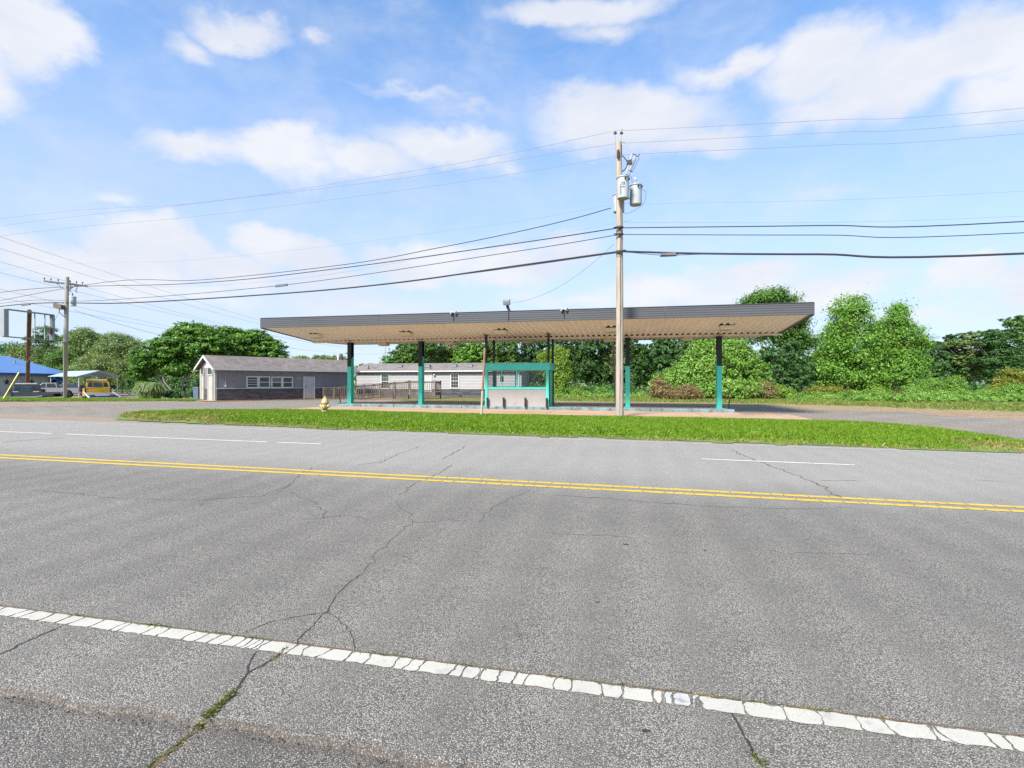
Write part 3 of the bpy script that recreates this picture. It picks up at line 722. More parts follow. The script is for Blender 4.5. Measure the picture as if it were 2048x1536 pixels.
for s in COLS:
    zb = ztop(s); mid = zb+2.28
    mb = MB(); wide_flange(mb, s, TV-.05, mid, ZV-.16, True, False)
    t = TV-.05; d = .34
    mb.obox(C(s, t+d/2, (mid+.62+ZV-.16)/2), (.125, 0, 0), (0, .011, 0), (0, 0, (ZV-.16-mid-.62)/2))
    mb.prism([C(s-.008, t-d/2+.011, mid), C(s-.008, t+d/2-.011, mid+.59), C(s-.008, t+d/2-.011, ZV-.16), C(s-.008, t-d/2+.011, ZV-.16)], (.016, 0, 0))
    mb.obox(C(s, t, ZV-.145), (.17, 0, 0), (0, .25, 0), (0, 0, .014))
    c = mb.build('column', M['black_steel'], can); c['label'] = 'steel column painted black above and teal below'
    mb = MB(); wide_flange(mb, s, TV-.05, zb, mid, True, True, dr=.62)
    mb.obox(C(s, t, zb+.012), (.2, 0, 0), (0, .24, 0), (0, 0, .012))
    mb.build('teal_sleeve', M['teal'], c)
for px in (972.5, 1097):
    s = at_t(px, 720, 28.75).x
    for t, zt in ((28.75, ZF+(ZV-ZF)*(28.75-TF)/(TV-TF)), (30.55, ZV+(ZR-ZV)*.1)):
        zb = ztop(s)+.02
        mb = MB().obox(C(s, t, (zb+zt)/2), (.06, 0, 0), (0, .06, 0), (0, 0, (zt-zb)/2))
        mb.obox(C(s, t, zt-.02), (.14, 0, 0), (0, .1, 0), (0, 0, .012)); mb.build('post', M['black_steel'], can)
def lampbox(s, t, z, tilt):
    w, l, h = .29, .3, .2
    c = Vector(C(s, t, z))
    o = MB().obox(c+Vector((0, 0, -h/2-.01)), (w, 0, 0), (0, l, 0), (0, 0, h/2)).build('ceiling_light', M['lamp_box'], can, bevel=.01)
    MB().obox(c+Vector((0, 0, -h-.016)), (w*.9, 0, 0), (0, l*.9, 0), (0, 0, .005)).build('lens', M['lens'], o)
    MB().obox(c+Vector((0, 0, .03)), (w*.95, 0, 0), (0, l*.95, 0), (0, 0, .039)).build('gap_shade', M['dark'], o)  # dark block standing in for shade in the rib hollows above the box
for px in (633, 813, 1003, 1222, 1452):
    s = at_t(px, 662, 27.4).x; lampbox(s, 27.4, ZF+(ZV-ZF)*(27.4-TF)/(TV-TF)-.0, 0)
for s in (-15.7, -11.0, -5.9, -.9, 3.7):
    lampbox(s, 32.6, ZV+(ZR-ZV)*.5, 0)
# twin floodlights and a box floodlight standing on the front fascia
def floods(px, label):
    s = at_t(px, 630, TF-.06).x; root = thing('twin_floodlight', (s, TF-.05, ZF+.1), label, 'floodlight', 'floodlights along the canopy edge')
    MB().tube([(0, 0, 0), (0, 0, .42)], .016, 8).obox((0, 0, .44), (.05, 0, 0), (0, .04, 0), (0, 0, .035)).build('conduit', M['dark'], root)
    for q in (-1, 1):
        ax = Vector((q*.75, -.45, -.35)).normalized()
        h = MB().lathe([(.02, -.06), (.035, 0), (.05, .05), (.085, .13), (.088, .15)], (q*.03, -.02, .45), 14, ax).build('lamp_head', M['porcelain'], root, smooth=True)
        MB().lathe([(.001, .152), (.08, .151)], (q*.03, -.02, .45), 14, ax).build('lens', M['white'], h)
floods(907, 'pair of small white floodlights on the fascia left of the box light')
floods(1128, 'pair of small white floodlights on the fascia nearest the wooden utility pole')
p = at_t(1017, 622, TF-.05)
root = thing('box_floodlight', (p.x, TF-.05, ZF+.08), 'square grey floodlight on a bent black arm above the canopy edge', 'floodlight')
MB().tube([(0, 0, 0), (0, 0, .5)], .014, 8).build('conduit', M['dark'], root)
MB().prism([(.18, .03, .44), (.1, .03, .47), (.02, .03, .62), (-.02, .03, .78), (-.13, .03, .78), (-.12, .03, .62), (-.04, .03, .46)], (0, .1, 0)).build('arm', M['black_steel'], root)
h = MB().obox((-.09, -.02, .87), (.165, 0, 0), (0, .11, .03), (0, -.03, .13)).build('housing', M['galv'], root, bevel=.01)
MB().obox((-.09, -.135, .845), (.14, 0, 0), (0, .004, 0), (0, 0, .105)).build('lens', M['insulator'], h)

# kiosk
ks0, ks1 = at_t(974, 720, 28.7).x, at_t(1095.5, 720, 28.7).x
kf, kr = 28.62, 30.62
kz = ztop(-6)
kz1 = at_t(1036, 740.5, kf).z; ktop = at_t(1036, 726.5, kf).z; ksill0 = at_t(1036, 778, kf).z; ksill1 = at_t(1036, 774, kf).z
root = thing('attendant_kiosk', (ks0, kf, kz), 'small glazed kiosk with teal frame and pale grey lower panels under the canopy', 'kiosk')
K = lambda s, t, z: (s-ks0, t-kf, z-kz)
def kbox(s0, s1, t0, t1, z0, z1):
    a, b_ = K(s0, t0, z0), K(s1, t1, z1); return MB().box(a[0], b_[0], a[1], b_[1], a[2], b_[2])
e = .16; hdr = kbox(ks0-e, ks1+e, kf-.14, kr+.14, kz1, ktop).build('header', M['teal'], root, bevel=.008)
kbox(ks0-e+.02, ks1+e-.02, kf-.12, kr+.12, ktop+.001, ktop+.03).build('roof', M['galv'], root)
kbox(ks0+.05, ks1-.05, kf+.05, kr-.05, kz1-.02, kz1-.002).build('ceiling', M['lamp_box'], root)
for s in (ks0, ks1):
    for t in (kf, kr):
        c = .075
        kbox(s-c, s+c, t-c, t+c, kz, kz1).build('corner_post', M['teal'], root, bevel=.006)
c = .06
kbox(ks0+.08, ks1-.08, kf-.02, kf+.05, kz, ksill0).build('front_panel', M['grey_panel'], root)
kbox(ks0+.08, ks1-.08, kr-.05, kr+.02, kz, ksill0).build('rear_panel', M['grey_panel'], root)
kbox(ks0-.03, ks0+.03, kf+.08, kr-.08, kz, ksill0).build('side_panel', M['grey_panel'], root)
kbox(ks1-.03, ks1+.03, kf+.08, kr-.08, kz, kz1).build('side_door', M['teal'], root)
kbox(ks0+.08, ks1-.08, kf-.045, kf+.06, ksill0, ksill1).build('sill', M['teal'], root)
kbox(ks0+.08, ks1-.08, kr-.06, kr+.045, ksill0, ksill1).build('sill', M['teal'], root)
for px, w in ((1003.5, .03), (1034, .06), (1036, .02)):
    s = at_t(px, 750, kf).x
    if px == 1036: s += .07
    kbox(s-w/1.6, s+w/1.6, kf-.03, kf+.03, ksill1, kz1-.002).build('mullion', M['teal'], root)
for s, w in ((ks0+1.25, .04), (ks0+2.3, .04)):
    kbox(s-w/2, s+w/2, kr-.03, kr+.03, ksill1, kz1-.002).build('mullion', M['teal'], root)
for t in (kf+.003, kr+.003):
    kbox(ks0+.075, ks1-.075, t, t+.006, ksill1, kz1-.004).build('window_pane', M['clear_glass'], root)
kbox(ks0+.0, ks0+.006, kf+.08, kr-.08, ksill0, kz1-.004).build('window_pane', M['clear_glass'], root)
kbox(ks0+1.7, ks1-.15, kf+.25, kf+.75, ksill0-.16, ksill0-.12).build('counter', M['lamp_box'], root)
p = K(ks0+.45, kr-.12, kz+1.55)
MB().obox(p, (.09, 0, 0), (0, .03, 0), (0, 0, .17)).build('wall_box', M['dark'], root)
p = K(ks1-.9, kf+1.0, kz1-.07); MB().obox(p, (.28, 0, 0), (0, .16, 0), (0, 0, .045)).build('ceiling_light', M['lens'], root)
# stub bollards in front of the kiosk
k = 0
for px, lab in ((975, 'short black bollard at the left corner of the kiosk'), (1007.5, 'short black bollard before the kiosk panel, second from its left corner'),
                (1051, 'short black bollard before the kiosk panel, second from its right corner'), (1093.5, 'short black bollard at the right corner of the kiosk')):
    s = at_t(px, 800, kf-.14).x
    o = MB().box(-.05, .05, -.05, .05, 0, .5).obox((0, 0, .508), (.04, 0, 0), (0, .04, 0), (0, 0, .008)).obox((0, 0, .006), (.07, 0, 0), (0, .07, 0), (0, 0, .006)).build('bollard', M['black_steel'], bevel=.006)
    o.location = (s, kf-.16, ztop(s)); tag(o, lab, 'bollard', 'bollards in front of the kiosk')
# bent black pipe stubs at both ends of the island
for i, (s, lab, dx) in enumerate(((-17.0, 'bent black pipe stub at the left end of the island', -.12), (5.4, 'bent black pipe stub at the right end of the island', .05))):
    o = MB().tube([(0, 0, 0), (0, 0, .2), (dx*.4, 0, .36), (dx, -.02, .5), (dx*1.5, -.05, .56)], .032, 8).lathe([(.07, 0), (.07, .015)], (0, 0, 0), 10).build('pipe_stub', M['black_steel'], smooth=True)
    o.location = (s, 29.3, ztop(s)); tag(o, lab, 'pipe', 'pipe stubs on the island')

# ------------------------------------------------------------------ verge furniture: hydrant, stake, small leaning pole
p = G(650, 834)
root = thing('fire_hydrant', (p.x, p.y, vz(p.x, p.y)), 'weathered yellow fire hydrant standing in the green verge', 'hydrant', rz=R(12))
hb = MB().lathe([(.15, 0), (.15, .05), (.125, .06), (.12, .08), (.105, .09), (.105, .16), (.14, .165), (.14, .2), (.11, .21), (.108, .46), (.13, .475), (.14, .49), (.14, .52)], (0, 0, 0), 22).build('barrel', M['hydrant'], root, smooth=True)
b_ = MB().lathe([(.145, .522), (.147, .55), (.135, .57), (.125, .62), (.1, .67), (.065, .71), (.04, .73), (.04, .745), (.028, .75), (.026, .79), (.02, .8)], (0, 0, 0), 22).build('bonnet', M['hydrant'], root, smooth=True)
for ax, nm, r in (((-1, -.15, 0), 'side_nozzle', .06), ((1, -.15, 0), 'side_nozzle', .06), ((-.2, -1, 0), 'pumper_nozzle', .08)):
    MB().lathe([(r*.8, .08), (r*.8, .135), (r*1.15, .14), (r*1.15, .175), (r*.95, .18), (r*.9, .2), (r*.35, .205), (r*.33, .235), (r*.2, .24)], (0, 0, .385 if nm == 'side_nozzle' else .35), 16, ax).build(nm, M['hydrant'], root, smooth=True)
p = G(962.5, 838); q = P(969.5, 696, 21.0)
mp = thing('marker_post', (p.x, p.y, vz(p.x, p.y)), 'thin leaning pipe post with rust above and white paint below on the verge', 'post')
d = Vector((q.x-p.x, q.y-p.y, q.z-mp.location.z))
MB().tube([d*.38, d*.7+Vector((.012, 0, 0)), d], [.047, .046, .044], 12).build('shaft', M['post_rust'], mp, smooth=True)
MB().tube([d*-.05, d*.2, d*.381], [.049, .0485, .048], 12).build('painted_base', M['white_post'], mp, smooth=True)
p = at_t(1233, 800, 36.0); p.z = gz(p.x, p.y)
q = at_t(1225, 681, 36.0)
o = MB().tube([(0, 0, -.2), tuple(Vector((q.x, 36.0, q.z))-p)], [.095, .08], 10).build('leaning_pole', M['pole'], smooth=True)
o.location = p; tag(o, 'slim leaning wooden pole half hidden behind the main utility pole', 'pole')

# ------------------------------------------------------------------ main utility pole with its transformers
base = G(1239, 834); base.z = vz(base.x, base.y); PY = 23.25
pole = thing('utility_pole', base, 'tall wooden utility pole standing at the back of the verge before the canopy', 'utility pole')
def U(px, py, dY=0.0): return P(px, py, PY+dY)-base
top = U(1237, 284)
MB().tube([(0, 0, -.2), tuple(U(1239.5, 640)), tuple(U(1239, 420)), tuple(top)], [.175, .16, .145, .125], 18).build('shaft', M['pole'], pole, smooth=True)
def pin(px, py0, py1, dY=0.0, s=1.0):
    a, b_ = U(px, py0, dY), U(px, py1, dY)
    st = MB().tube([a, b_], .012, 6).build('insulator_pin', M['galv'], pole)
    MB().lathe([(.03, -.02), (.075*s, .0), (.08*s, .03), (.05*s, .045), (.065*s, .06), (.03*s, .09), (.03*s, .12)], tuple(b_-Vector((0, 0, .1))), 12).build('insulator', M['insulator'], st, smooth=True)
pin(1230.5, 300, 263); pin(1243, 298, 263)
def bracket(*pts, r=.02): MB().tube(pts, r, 6).build('bracket', M['dark'], pole)
bracket(U(1240, 284), U(1243, 290), U(1243.5, 312), U(1240, 312))
bracket(U(1240, 312), U(1247, 313), U(1255, 324), U(1258.5, 325)); bracket(U(1240, 345), U(1249, 340), U(1257, 328), r=.025)
MB().obox(U(1258.5, 325), (.11, 0, .02), (0, .08, 0), (0, 0, .09)).build('bracket_clamp', M['dark'], pole)
for dx, dy in ((0, 0), (7, -8)):
    a, b_ = U(1264+dx, 308+dy*0+(4 if dx else 0)), U(1252+dx, 349+dy)
    d = Vector(b_)-Vector(a)
    prof = []
    for k in range(11):
        prof += [(.03, d.length*k/11), (.052, d.length*(k+.5)/11)]
    prof.append((.03, d.length))
    c = MB().lathe(prof, tuple(a), 10, d).build('cutout', M['porcelain'], pole, smooth=True)
    e = Vector(U(1264+dx+8, 312+dy*.5)); f_ = Vector(U(1252+dx+6, 352+dy))
    MB().tube([a, Vector(a)+Vector((.12, 0, -.03)), e], .022, 6).tube([e+Vector((0, 0, -.15)), f_], .011, 6).tube([b_, f_], .02, 6).build('fuse_holder', M['dark'], c)
MB().lathe([(.05, -.18), (.06, -.1), (.06, .1), (.05, .18)], tuple(U(1236.5, 308, -.18)), 10).build('arrester', M['dark'], pole, smooth=True)
for py in (455, 469, 503.5):
    MB().lathe([(.165, -.04), (.165, .04)], tuple(U(1239, py)), 18).obox(U(1239.5, py, -.19), (.06, 0, 0), (0, .03, 0), (0, 0, .06)).build('cable_clamp', M['rust'], pole)
MB().tube([U(1241, 412, -.17), U(1241.5, 470, -.18), U(1240.5, 560, -.185), U(1240.5, 700, -.19), U(1239.5, 830, -.2)], .012, 6).build('ground_wire', M['bark'], pole)
def lettering(name, body, size, m, parent, align='CENTER'):
    tc = bpy.data.curves.new(name, 'FONT'); tc.body = body; tc.size = size; tc.align_x = align; tc.extrude = .003
    tmp = bpy.data.objects.new(name+'_outline', tc); col.objects.link(tmp)
    bpy.context.view_layer.update()
    me = bpy.data.meshes.new_from_object(tmp.evaluated_get(bpy.context.evaluated_depsgraph_get()))
    bpy.data.objects.remove(tmp); me.materials.clear(); me.name = name
    return link(name, me, m, parent)
def transformer(px, py0, py1, wpx, dY, label, bush=True, text=False, rz=0):
    c = P(px, py1, PY+dY); hgt = (py1-py0)/F*(PY+dY); r = wpx/2/F*(PY+dY)
    t = thing('transformer', c, label, 'transformer', 'transformers on the wooden pole')
    MB().lathe([(r*.97, 0), (r, .02), (r, hgt*.9), (r*1.04, hgt*.905), (r*1.04, hgt*.94)], (0, 0, 0), 24).build('tank', M['can'], t, smooth=True)
    MB().lathe([(r*.96, -.012), (r*.96, -.002)], (0, 0, 0), 24).build('bottom_plate', M['can_base'], t)
    l = MB().lathe([(r*1.07, hgt*.942), (r*1.07, hgt*.965), (r*.8, hgt*1.0), (r*.3, hgt*1.03)], (0, 0, 0), 24).build('lid', M['can'], t, smooth=True)
    MB().lathe([(r*1.05, hgt*.9), (r*1.11, hgt*.905), (r*1.11, hgt*.93), (r*1.05, hgt*.935)], (0, 0, 0), 24).build('lid_band', M['galv'], l)
    if bush:
        z = hgt*1.01
        MB().lathe([(.04, z), (.045, z+.06), (.035, z+.09), (.075, z+.11), (.045, z+.14), (.075, z+.17), (.045, z+.2), (.07, z+.23), (.035, z+.27), (.02, z+.31)], (-r*.1, 0, 0), 12).build('bushing', M['porcelain'], t, smooth=True)
    MB().lathe([(.035, 0), (.045, .06), (.03, .1)], (r*.8, -r*.55, hgt*.8), 8, (.8, -.55, 0)).lathe([(.035, 0), (.045, .06), (.03, .1)], (r*.35, -r*.92, hgt*.82), 8, (.35, -.92, 0)).build('terminal', M['dark'], t)
    if text:
        for s, z, sz in (('25', hgt*.55, .17), ('0301', hgt*.42, .085)):
            o = lettering('capacity_number', s, sz, M['dark'], t)
            o.location = (-.0, -r-.008, z); o.rotation_euler = (R(90), 0, 0)
    return t
transformer(1246, 353, 397, 23.5, -.42, 'grey transformer can marked 25 on the front of the wooden pole', False, True)
transformer(1271.5, 369, 409.5, 23.5, .1, 'grey transformer can standing out from the right side of the wooden pole')
transformer(1237.5, 388, 424, 22, .38, 'grey transformer can half hidden behind the wooden pole')
MB().tube([U(1239, 393), U(1262, 398), U(1262, 398, .1)], .03, 6).build('transformer_bracket', M['galv'], pole)
MB().tube([U(1239, 377), U(1261, 378, .1)], .03, 6).build('transformer_bracket', M['galv'], pole)
MB().tube([U(1250, 353, -.3), U(1262, 352), U(1266, 372, .1)], .008, 5).tube([U(1283, 377, .1), U(1292, 384, .1), U(1291, 398, .1), U(1284, 412), U(1263, 424), U(1252, 428), U(1240, 420)], .008, 5).tube([U(1240, 358, -.5), U(1241, 380, -.75), U(1240, 398, -.5)], .01, 5).build('jumper_wire', M['dark_wire'], pole)

# ------------------------------------------------------------------ overhead cables
def wire(label, pts, r, m, A, B, loY=None, ext=True, group='overhead cables along the road'):
    Q = [on_line(px, py, A, B) for px, py in pts]
    if ext:
        d = (Q[-1]-Q[-2]); Q.append(Vector((46.0, Q[-1].y+(46-Q[-1].x)*d.y/d.x, Q[-1].z+.12)))
    # smooth spline through the points
    T = []
    E_ = [Q[0]*2-Q[1]]+Q+[Q[-1]*2-Q[-2]]
    for i in range(1, len(E_)-2):
        p0, p1, p2, p3 = E_[i-1:i+3]
        for k in range(8):
            t = k/8
            T.append(p1+(p2-p0)*(.5*t)+(p0*2-p1*5+p2*4-p3)*(.5*t*t)+(p1*3-p0-p2*3+p3)*(.5*t**3))
    T.append(Q[-1])
    o = MB().tube(T, r, 6).build('overhead_cable', m, smooth=False); tag(o, label, 'cable', group); return T
PA = P(1238, 300, PY); FARP = P(130, 580, 45.8); RP = Vector((46, PA.y+.2, 8))
LEFT = FARP+(FARP-PA)*.35
def span(label, left, right, r, m, dt=0.0, lend=FARP, ext=True):
    """left and right photo points of one cable; it bends at the pole"""
    Aa = PA+Vector((0, dt, 0)); Q = [on_line(px, py, lend, Aa) for px, py in left]
    d = Q[0]-Q[1]; d = d*(45/Vector((d.x, d.y)).length); d.z *= -.25; 
    if ext: Q.insert(0, Q[0]+d)
    if right:
        Q += [on_line(px, py, Aa, RP+Vector((0, dt, 0))) for px, py in right]
        e = Vector((46, Q[-1].y+(46-Q[-1].x)*(RP.y-PA.y)/(46-PA.x), Q[-1].z+.35))
        if ext: Q.append(e)
    E_ = [Q[0]*2-Q[1]]+Q+[Q[-1]*2-Q[-2]]; T = []
    for i in range(1, len(E_)-2):
        p0, p1, p2, p3 = E_[i-1:i+3]
        for k in range(8):
            t = k/8; T.append(p1+(p2-p0)*(.5*t)+(p0*2-p1*5+p2*4-p3)*(.5*t*t)+(p1*3-p0-p2*3+p3)*(.5*t**3))
    T.append(Q[-1])
    o = MB().tube(T, r, 6).build('overhead_cable', m); tag(o, label, 'cable', 'overhead cables along the road'); return T
PRIM = P(0, 438, 36)
span('thin bare wire, topmost of the three over the pole top', [(0, 438), (400, 405), (800, 346), (1024, 306), (1230, 262)], [(1275, 260), (1660, 240), (2048, 216)], .007, M['thin_wire'], -.1, PRIM)
span('thin bare wire, middle one of the three over the pole top', [(0, 452), (400, 406), (800, 357), (1024, 321), (1234, 287)], [(1275, 285), (1660, 265), (2048, 241)], .007, M['thin_wire'], 0, PRIM)
span('thin bare wire, lowest of the three at the pole top', [(0, 472), (400, 432), (800, 381), (1024, 348), (1232, 313)], [(1275, 308), (1660, 290), (2048, 267)], .007, M['thin_wire'], -.12, PRIM)
span('faint wire meeting the pole between its transformers', [(0, 541), (400, 519), (940, 456), (1232, 409)], [(1330, 407), (2048, 382)], .005, M['thin_wire'], .18)
span('faint wire just above the black service cables at the pole', [(0, 590), (500, 566), (880, 510), (1232, 447)], [(1300, 445), (2048, 432)], .005, M['thin_wire'], .18)
span('black cable, uppermost of the dark ones on the right of the pole', [(0, 585), (380, 567), (660, 539), (1024, 488), (1236, 456)], [(1250, 455.5), (1640, 451), (2048, 443)], .024, M['dark_wire'], -.2)
span('thin black cable strung below another on the pole', [(0, 607), (200, 601), (560, 571), (1024, 504), (1236, 469.5)], [(1250, 469), (1640, 470), (2048, 465.5)], .017, M['dark_wire'], -.2)
span('thick black cable bundle strung lowest across the pole', [(0, 613), (250, 606), (550, 588), (780, 567), (1024, 533), (1236, 503.5)], [(1250, 503), (1400, 507), (1640, 508.5), (2048, 507)], .042, M['dark_wire'], -.2)
span('dark cable splitting below the thick bundle', [(900, 552), (1024, 535.5), (1236, 505.5)], [(1260, 505), (1330, 510.5), (1400, 508.6), (1500, 508.6)], .014, M['dark_wire'], -.28, ext=False)
T = span('twisted black power cable from the far pole up to the transformers', [(170, 570), (400, 560), (690, 529), (880, 495), (1024, 466), (1140, 439), (1222, 416)], [], .019, M['dark_wire'], -.05)
A_, B_ = U(1228, 488)+base, P(1022, 606, 28.0)
w = [A_.lerp(B_, k/14)-Vector((0, 0, .55*4*(k/14)*(1-k/14))) for k in range(15)]
tag(MB().tube(w, .006, 6).build('service_cable', M['dark_wire']), 'thin sagging service wire from the wooden pole down to the box floodlight', 'cable')
def hang(name, px, py, L_, hgt, label, cat, lend=FARP, right=False):
    p = on_line(px, py, PA, RP if right else FARP)-Vector((0, .2, 0)); d = ((RP if right else FARP)-PA); d.z = 0; d.normalize()
    u = d.cross(Vector((0, 0, 1)))
    o = MB().obox((0, 0, 0), d*(L_/2), u*.06, (0, 0, hgt/2)).obox((0, 0, -hgt*.35), d*(L_*.56), u*.035, (0, 0, hgt*.16)).tube([d*-(L_*.7), d*(L_*.7)], .016, 6).build(name, M['insulator'], bevel=.012)
    o.location = p; return tag(o, label, cat)
hang('splice_case', 1336, 511.5, .62, .15, 'grey splice case hanging under the thick cable right of the pole', 'splice case', right=True)
hang('splice_case', 567, 572, 1.0, .13, 'dark splice case on a cable above the left end of the canopy', 'splice case')
hang('splice_case', 57, 610, 1.6, .14, 'dark splice case on the cables above the empty sign frame', 'splice case')
T0 = P(770, 696, 270)
pyl = thing('transmission_pole', (T0.x, T0.y, 0), 'far thin transmission pole with one crossarm seen above the mobile home roof', 'utility pole')
MB().tube([(0, 0, -.5), (0, 0, T0.z+1)], [.38, .26], 8).build('shaft', M['grey_pole'], pole if False else pyl)
MB().beam((-2.2, 0, T0.z+.6), (2.2, 0, T0.z+.6), .22, .3).build('crossarm', M['grey_pole'], pyl)
for i, (y0, mx, my, dx, dz) in enumerate(((473, 300, 573, -1.9, .75), (497, 300, 588, 0, 1.4), (523, 300, 610, 1.9, .75), (545, 300, 618, -1.2, -1.4), (578, 300, 645, .4, -2.6), (595, 300, 652, 1.6, -3.2))):
    B_ = Vector((T0.x+dx, T0.y, T0.z+dz)); A_ = P(-30, y0-(my-y0)*.1, 62+i*1.5)
    u = A_.lerp(B_, .12); 
    mid = on_line(mx, my, A_, B_); D = (B_-A_); f_ = Vector((mid.x-A_.x, mid.y-A_.y)).length/Vector((D.x, D.y)).length
    sag = ((A_.z+D.z*f_)-mid.z)/(4*f_*(1-f_)); sag = max(0, min(sag, 4.5))
    w = [A_.lerp(B_, (k/24)**1.6)-Vector((0, 0, sag*4*((k/24)**1.6)*(1-(k/24)**1.6))) for k in range(25)]
    lab = ['topmost', 'second', 'third', 'fourth', 'fifth', 'lowest'][i]
    tag(MB().tube(w, .018, 5).build('transmission_wire', M['thin_wire']), '%s of the thin wires slanting down behind the far left pole' % lab, 'wire', 'transmission wires running to the far pole')

# ------------------------------------------------------------------ grey roadside building with two doors on its gable end
O = G(430, 802); O = Vector((O.x, O.y, .07)); HD = Vector((.454, .891, 0)).normalized(); HN = Vector((-HD.y, HD.x, 0))
house = thing('roadside_building', O, 'low grey building with dark stone veneer and brown shingle roof left of the canopy', 'building', rz=math.atan2(HD.y, HD.x))
def hw(px, py):                                     # photo pixel on the long front wall -> local (x, z)
    p = on_line(px, py, O, O+HD*10); d = p-O
    return d.dot(HD), p.z-O.z
def hg(px, py):                                     # photo pixel on the gable end -> local (y, z)
    p = on_line(px, py, O, O+HN*10); d = p-O
    return d.dot(HN), p.z-O.z
HL, HW, HE, HR = hw(708, 800)[0], 2.75, 2.62, 3.42
stz = hw(430, 778)[1]
mb = MB(); mb.box(0, HL, .0, .12, 0, HE).box(0, HL, HW-.12, HW, 0, HE).box(HL-.12, HL, .12, HW-.12, 0, HE).box(0, .12, .12, HW-.12, 0, HE)
for k in range(int(HL/.3)): mb.box(.15+k*.3, .162+k*.3, -.004, 0, stz+.03, HE-.1)
mb.build('wall', M['house_wall'], house)
MB().prism([(.02, 0, HE), (.02, HW, HE), (.02, HW/2, HR-.05)], (.1, 0, 0)).build('gable_board', M['white'], house)
MB().prism([(HL-.12, 0, HE), (HL-.12, HW, HE), (HL-.12, HW/2, HR-.05)], (.1, 0, 0)).build('gable_board', M['white'], house)
ov = .42; sl = (HR-HE)/(HW/2); ez = HE-ov*sl+.1
mb = MB()
for s in (0, 1):
    y0 = -ov if s == 0 else HW+ov
    mb.prism([(-.32, y0, ez), (-.32, HW/2, HR+.1), (-.32, HW/2, HR+.18), (-.32, y0, ez+.08)], (HL+.64, 0, 0))
roof = mb.build('roof', M['shingle'], house)
MB().box(-.3, HL+.3, -ov-.02, 0, ez-.09, ez-.07).box(-.3, HL+.3, HW, HW+ov, ez-.09, ez-.07).build('soffit', M['white'], house)
MB().box(-.32, HL+.32, -ov-.11, -ov-.005, ez-.07, ez+.07).build('gutter', M['white'], house)
for x in (-.36, HL+.32):
    mb = MB()
    for y0 in (-ov, HW+ov): mb.prism([(x, y0, ez-.1), (x, HW/2, HR-.02), (x, HW/2, HR+.17), (x, y0, ez+.07)], (.038, 0, 0))
    mb.build('bargeboard', M['white'], house)
dx0, dz1 = hw(606, 753); dx1 = hw(629, 753)[0]
MB().box(.1, dx0, -.07, -.004, 0, stz).box(dx1, HL, -.07, -.004, 0, stz).build('stone_veneer', M['veneer'], house)
MB().box(.1, dx0, -.1, -.005, stz+.002, stz+.05).box(dx1, HL, -.1, -.005, stz+.002, stz+.05).build('ledge', M['white'], house)
MB().box(-.05, .1, -.045, .0, 0, HE-.02).build('corner_trim', M['white_rust'], house)
MB().box(-.05, -.006, .0, .13, 0, HE-.02).build('corner_trim', M['white_rust'], house)
MB().box(-.05, -.006, HW-.15, HW+.03, 0, HE-.02).build('corner_trim', M['white_rust'], house)
d = MB().box(dx0+.12, dx1-.12, -.055, -.006, .04, dz1-.1).build('front_door', M['door_white'], house)
MB().box(dx0, dx0+.115, -.09, -.005, 0, dz1).box(dx1-.115, dx1, -.09, -.005, 0, dz1).box(dx0+.115, dx1-.115, -.09, -.005, dz1-.095, dz1).build('door_frame', M['white'], d)
MB().lathe([(.03, 0), (.03, .02), (.014, .025), (.014, .06), (.035, .07), (.03, .1)], (dx0+.22, -.055, 1.0), 10, (0, -1, 0)).lathe([(.03, 0), (.03, .02)], (dx0+.22, -.055, 1.15), 10, (0, -1, 0)).build('handle', M['dark'], d)
o = lettering('house_number', '5041', .2, M['white'], house, 'LEFT')
o.location = (hw(594.5, 757)[0], -.012, hw(594.5, 757.5)[1]); o.rotation_euler = (R(90), 0, 0)
def window(px0, px1, py0, py1, panes, lou):
    x0, z1 = hw(px0, py0); x1, z0 = hw(px1, py1); xm = (x0+x1)/2; w = .1
    fr = MB().box(x0, x1, -.06, -.006, z1-w, z1).box(x0, x1, -.08, -.006, z0, z0+w).box(x0, x0+w, -.06, -.006, z0+w, z1-w).box(x1-w, x1, -.06, -.006, z0+w, z1-w).box(xm-.1, xm+.1, -.058, -.006, z0+w, z1-w).build('window', M['white'], house)
    for (a, b_), (mt, mb_), lv in zip(((x0+w, xm-.1), (xm+.1, x1-w)), panes, lou):
        zm = (z0+z1)/2
        MB().box(a, b_, -.016, -.008, zm, z1-w).build('pane', M[mt], fr); MB().box(a, b_, -.016, -.008, z0+w, zm-.0).build('pane', M[mb_], fr)
        if lv:
            mb = MB()
            for k in range(3):
                z = z0+w+(z1-z0-2*w)*(k+1)/4; mb.box(a, b_, -.045, -.018, z-.02, z+.02)
            mb.build('louvre_rail', M['white'], fr)
        else: MB().box(a, b_, -.045, -.018, zm-.03, zm+.03).build('meeting_rail', M['white'], fr)
window(492.3, 540, 752.2, 776, (('pane', 'pane'), ('pane', 'pane_green')), (1, 0))
window(542, 585.5, 753, 776, (('pane_blue', 'pane'), ('pane', 'pane')), (0, 0))
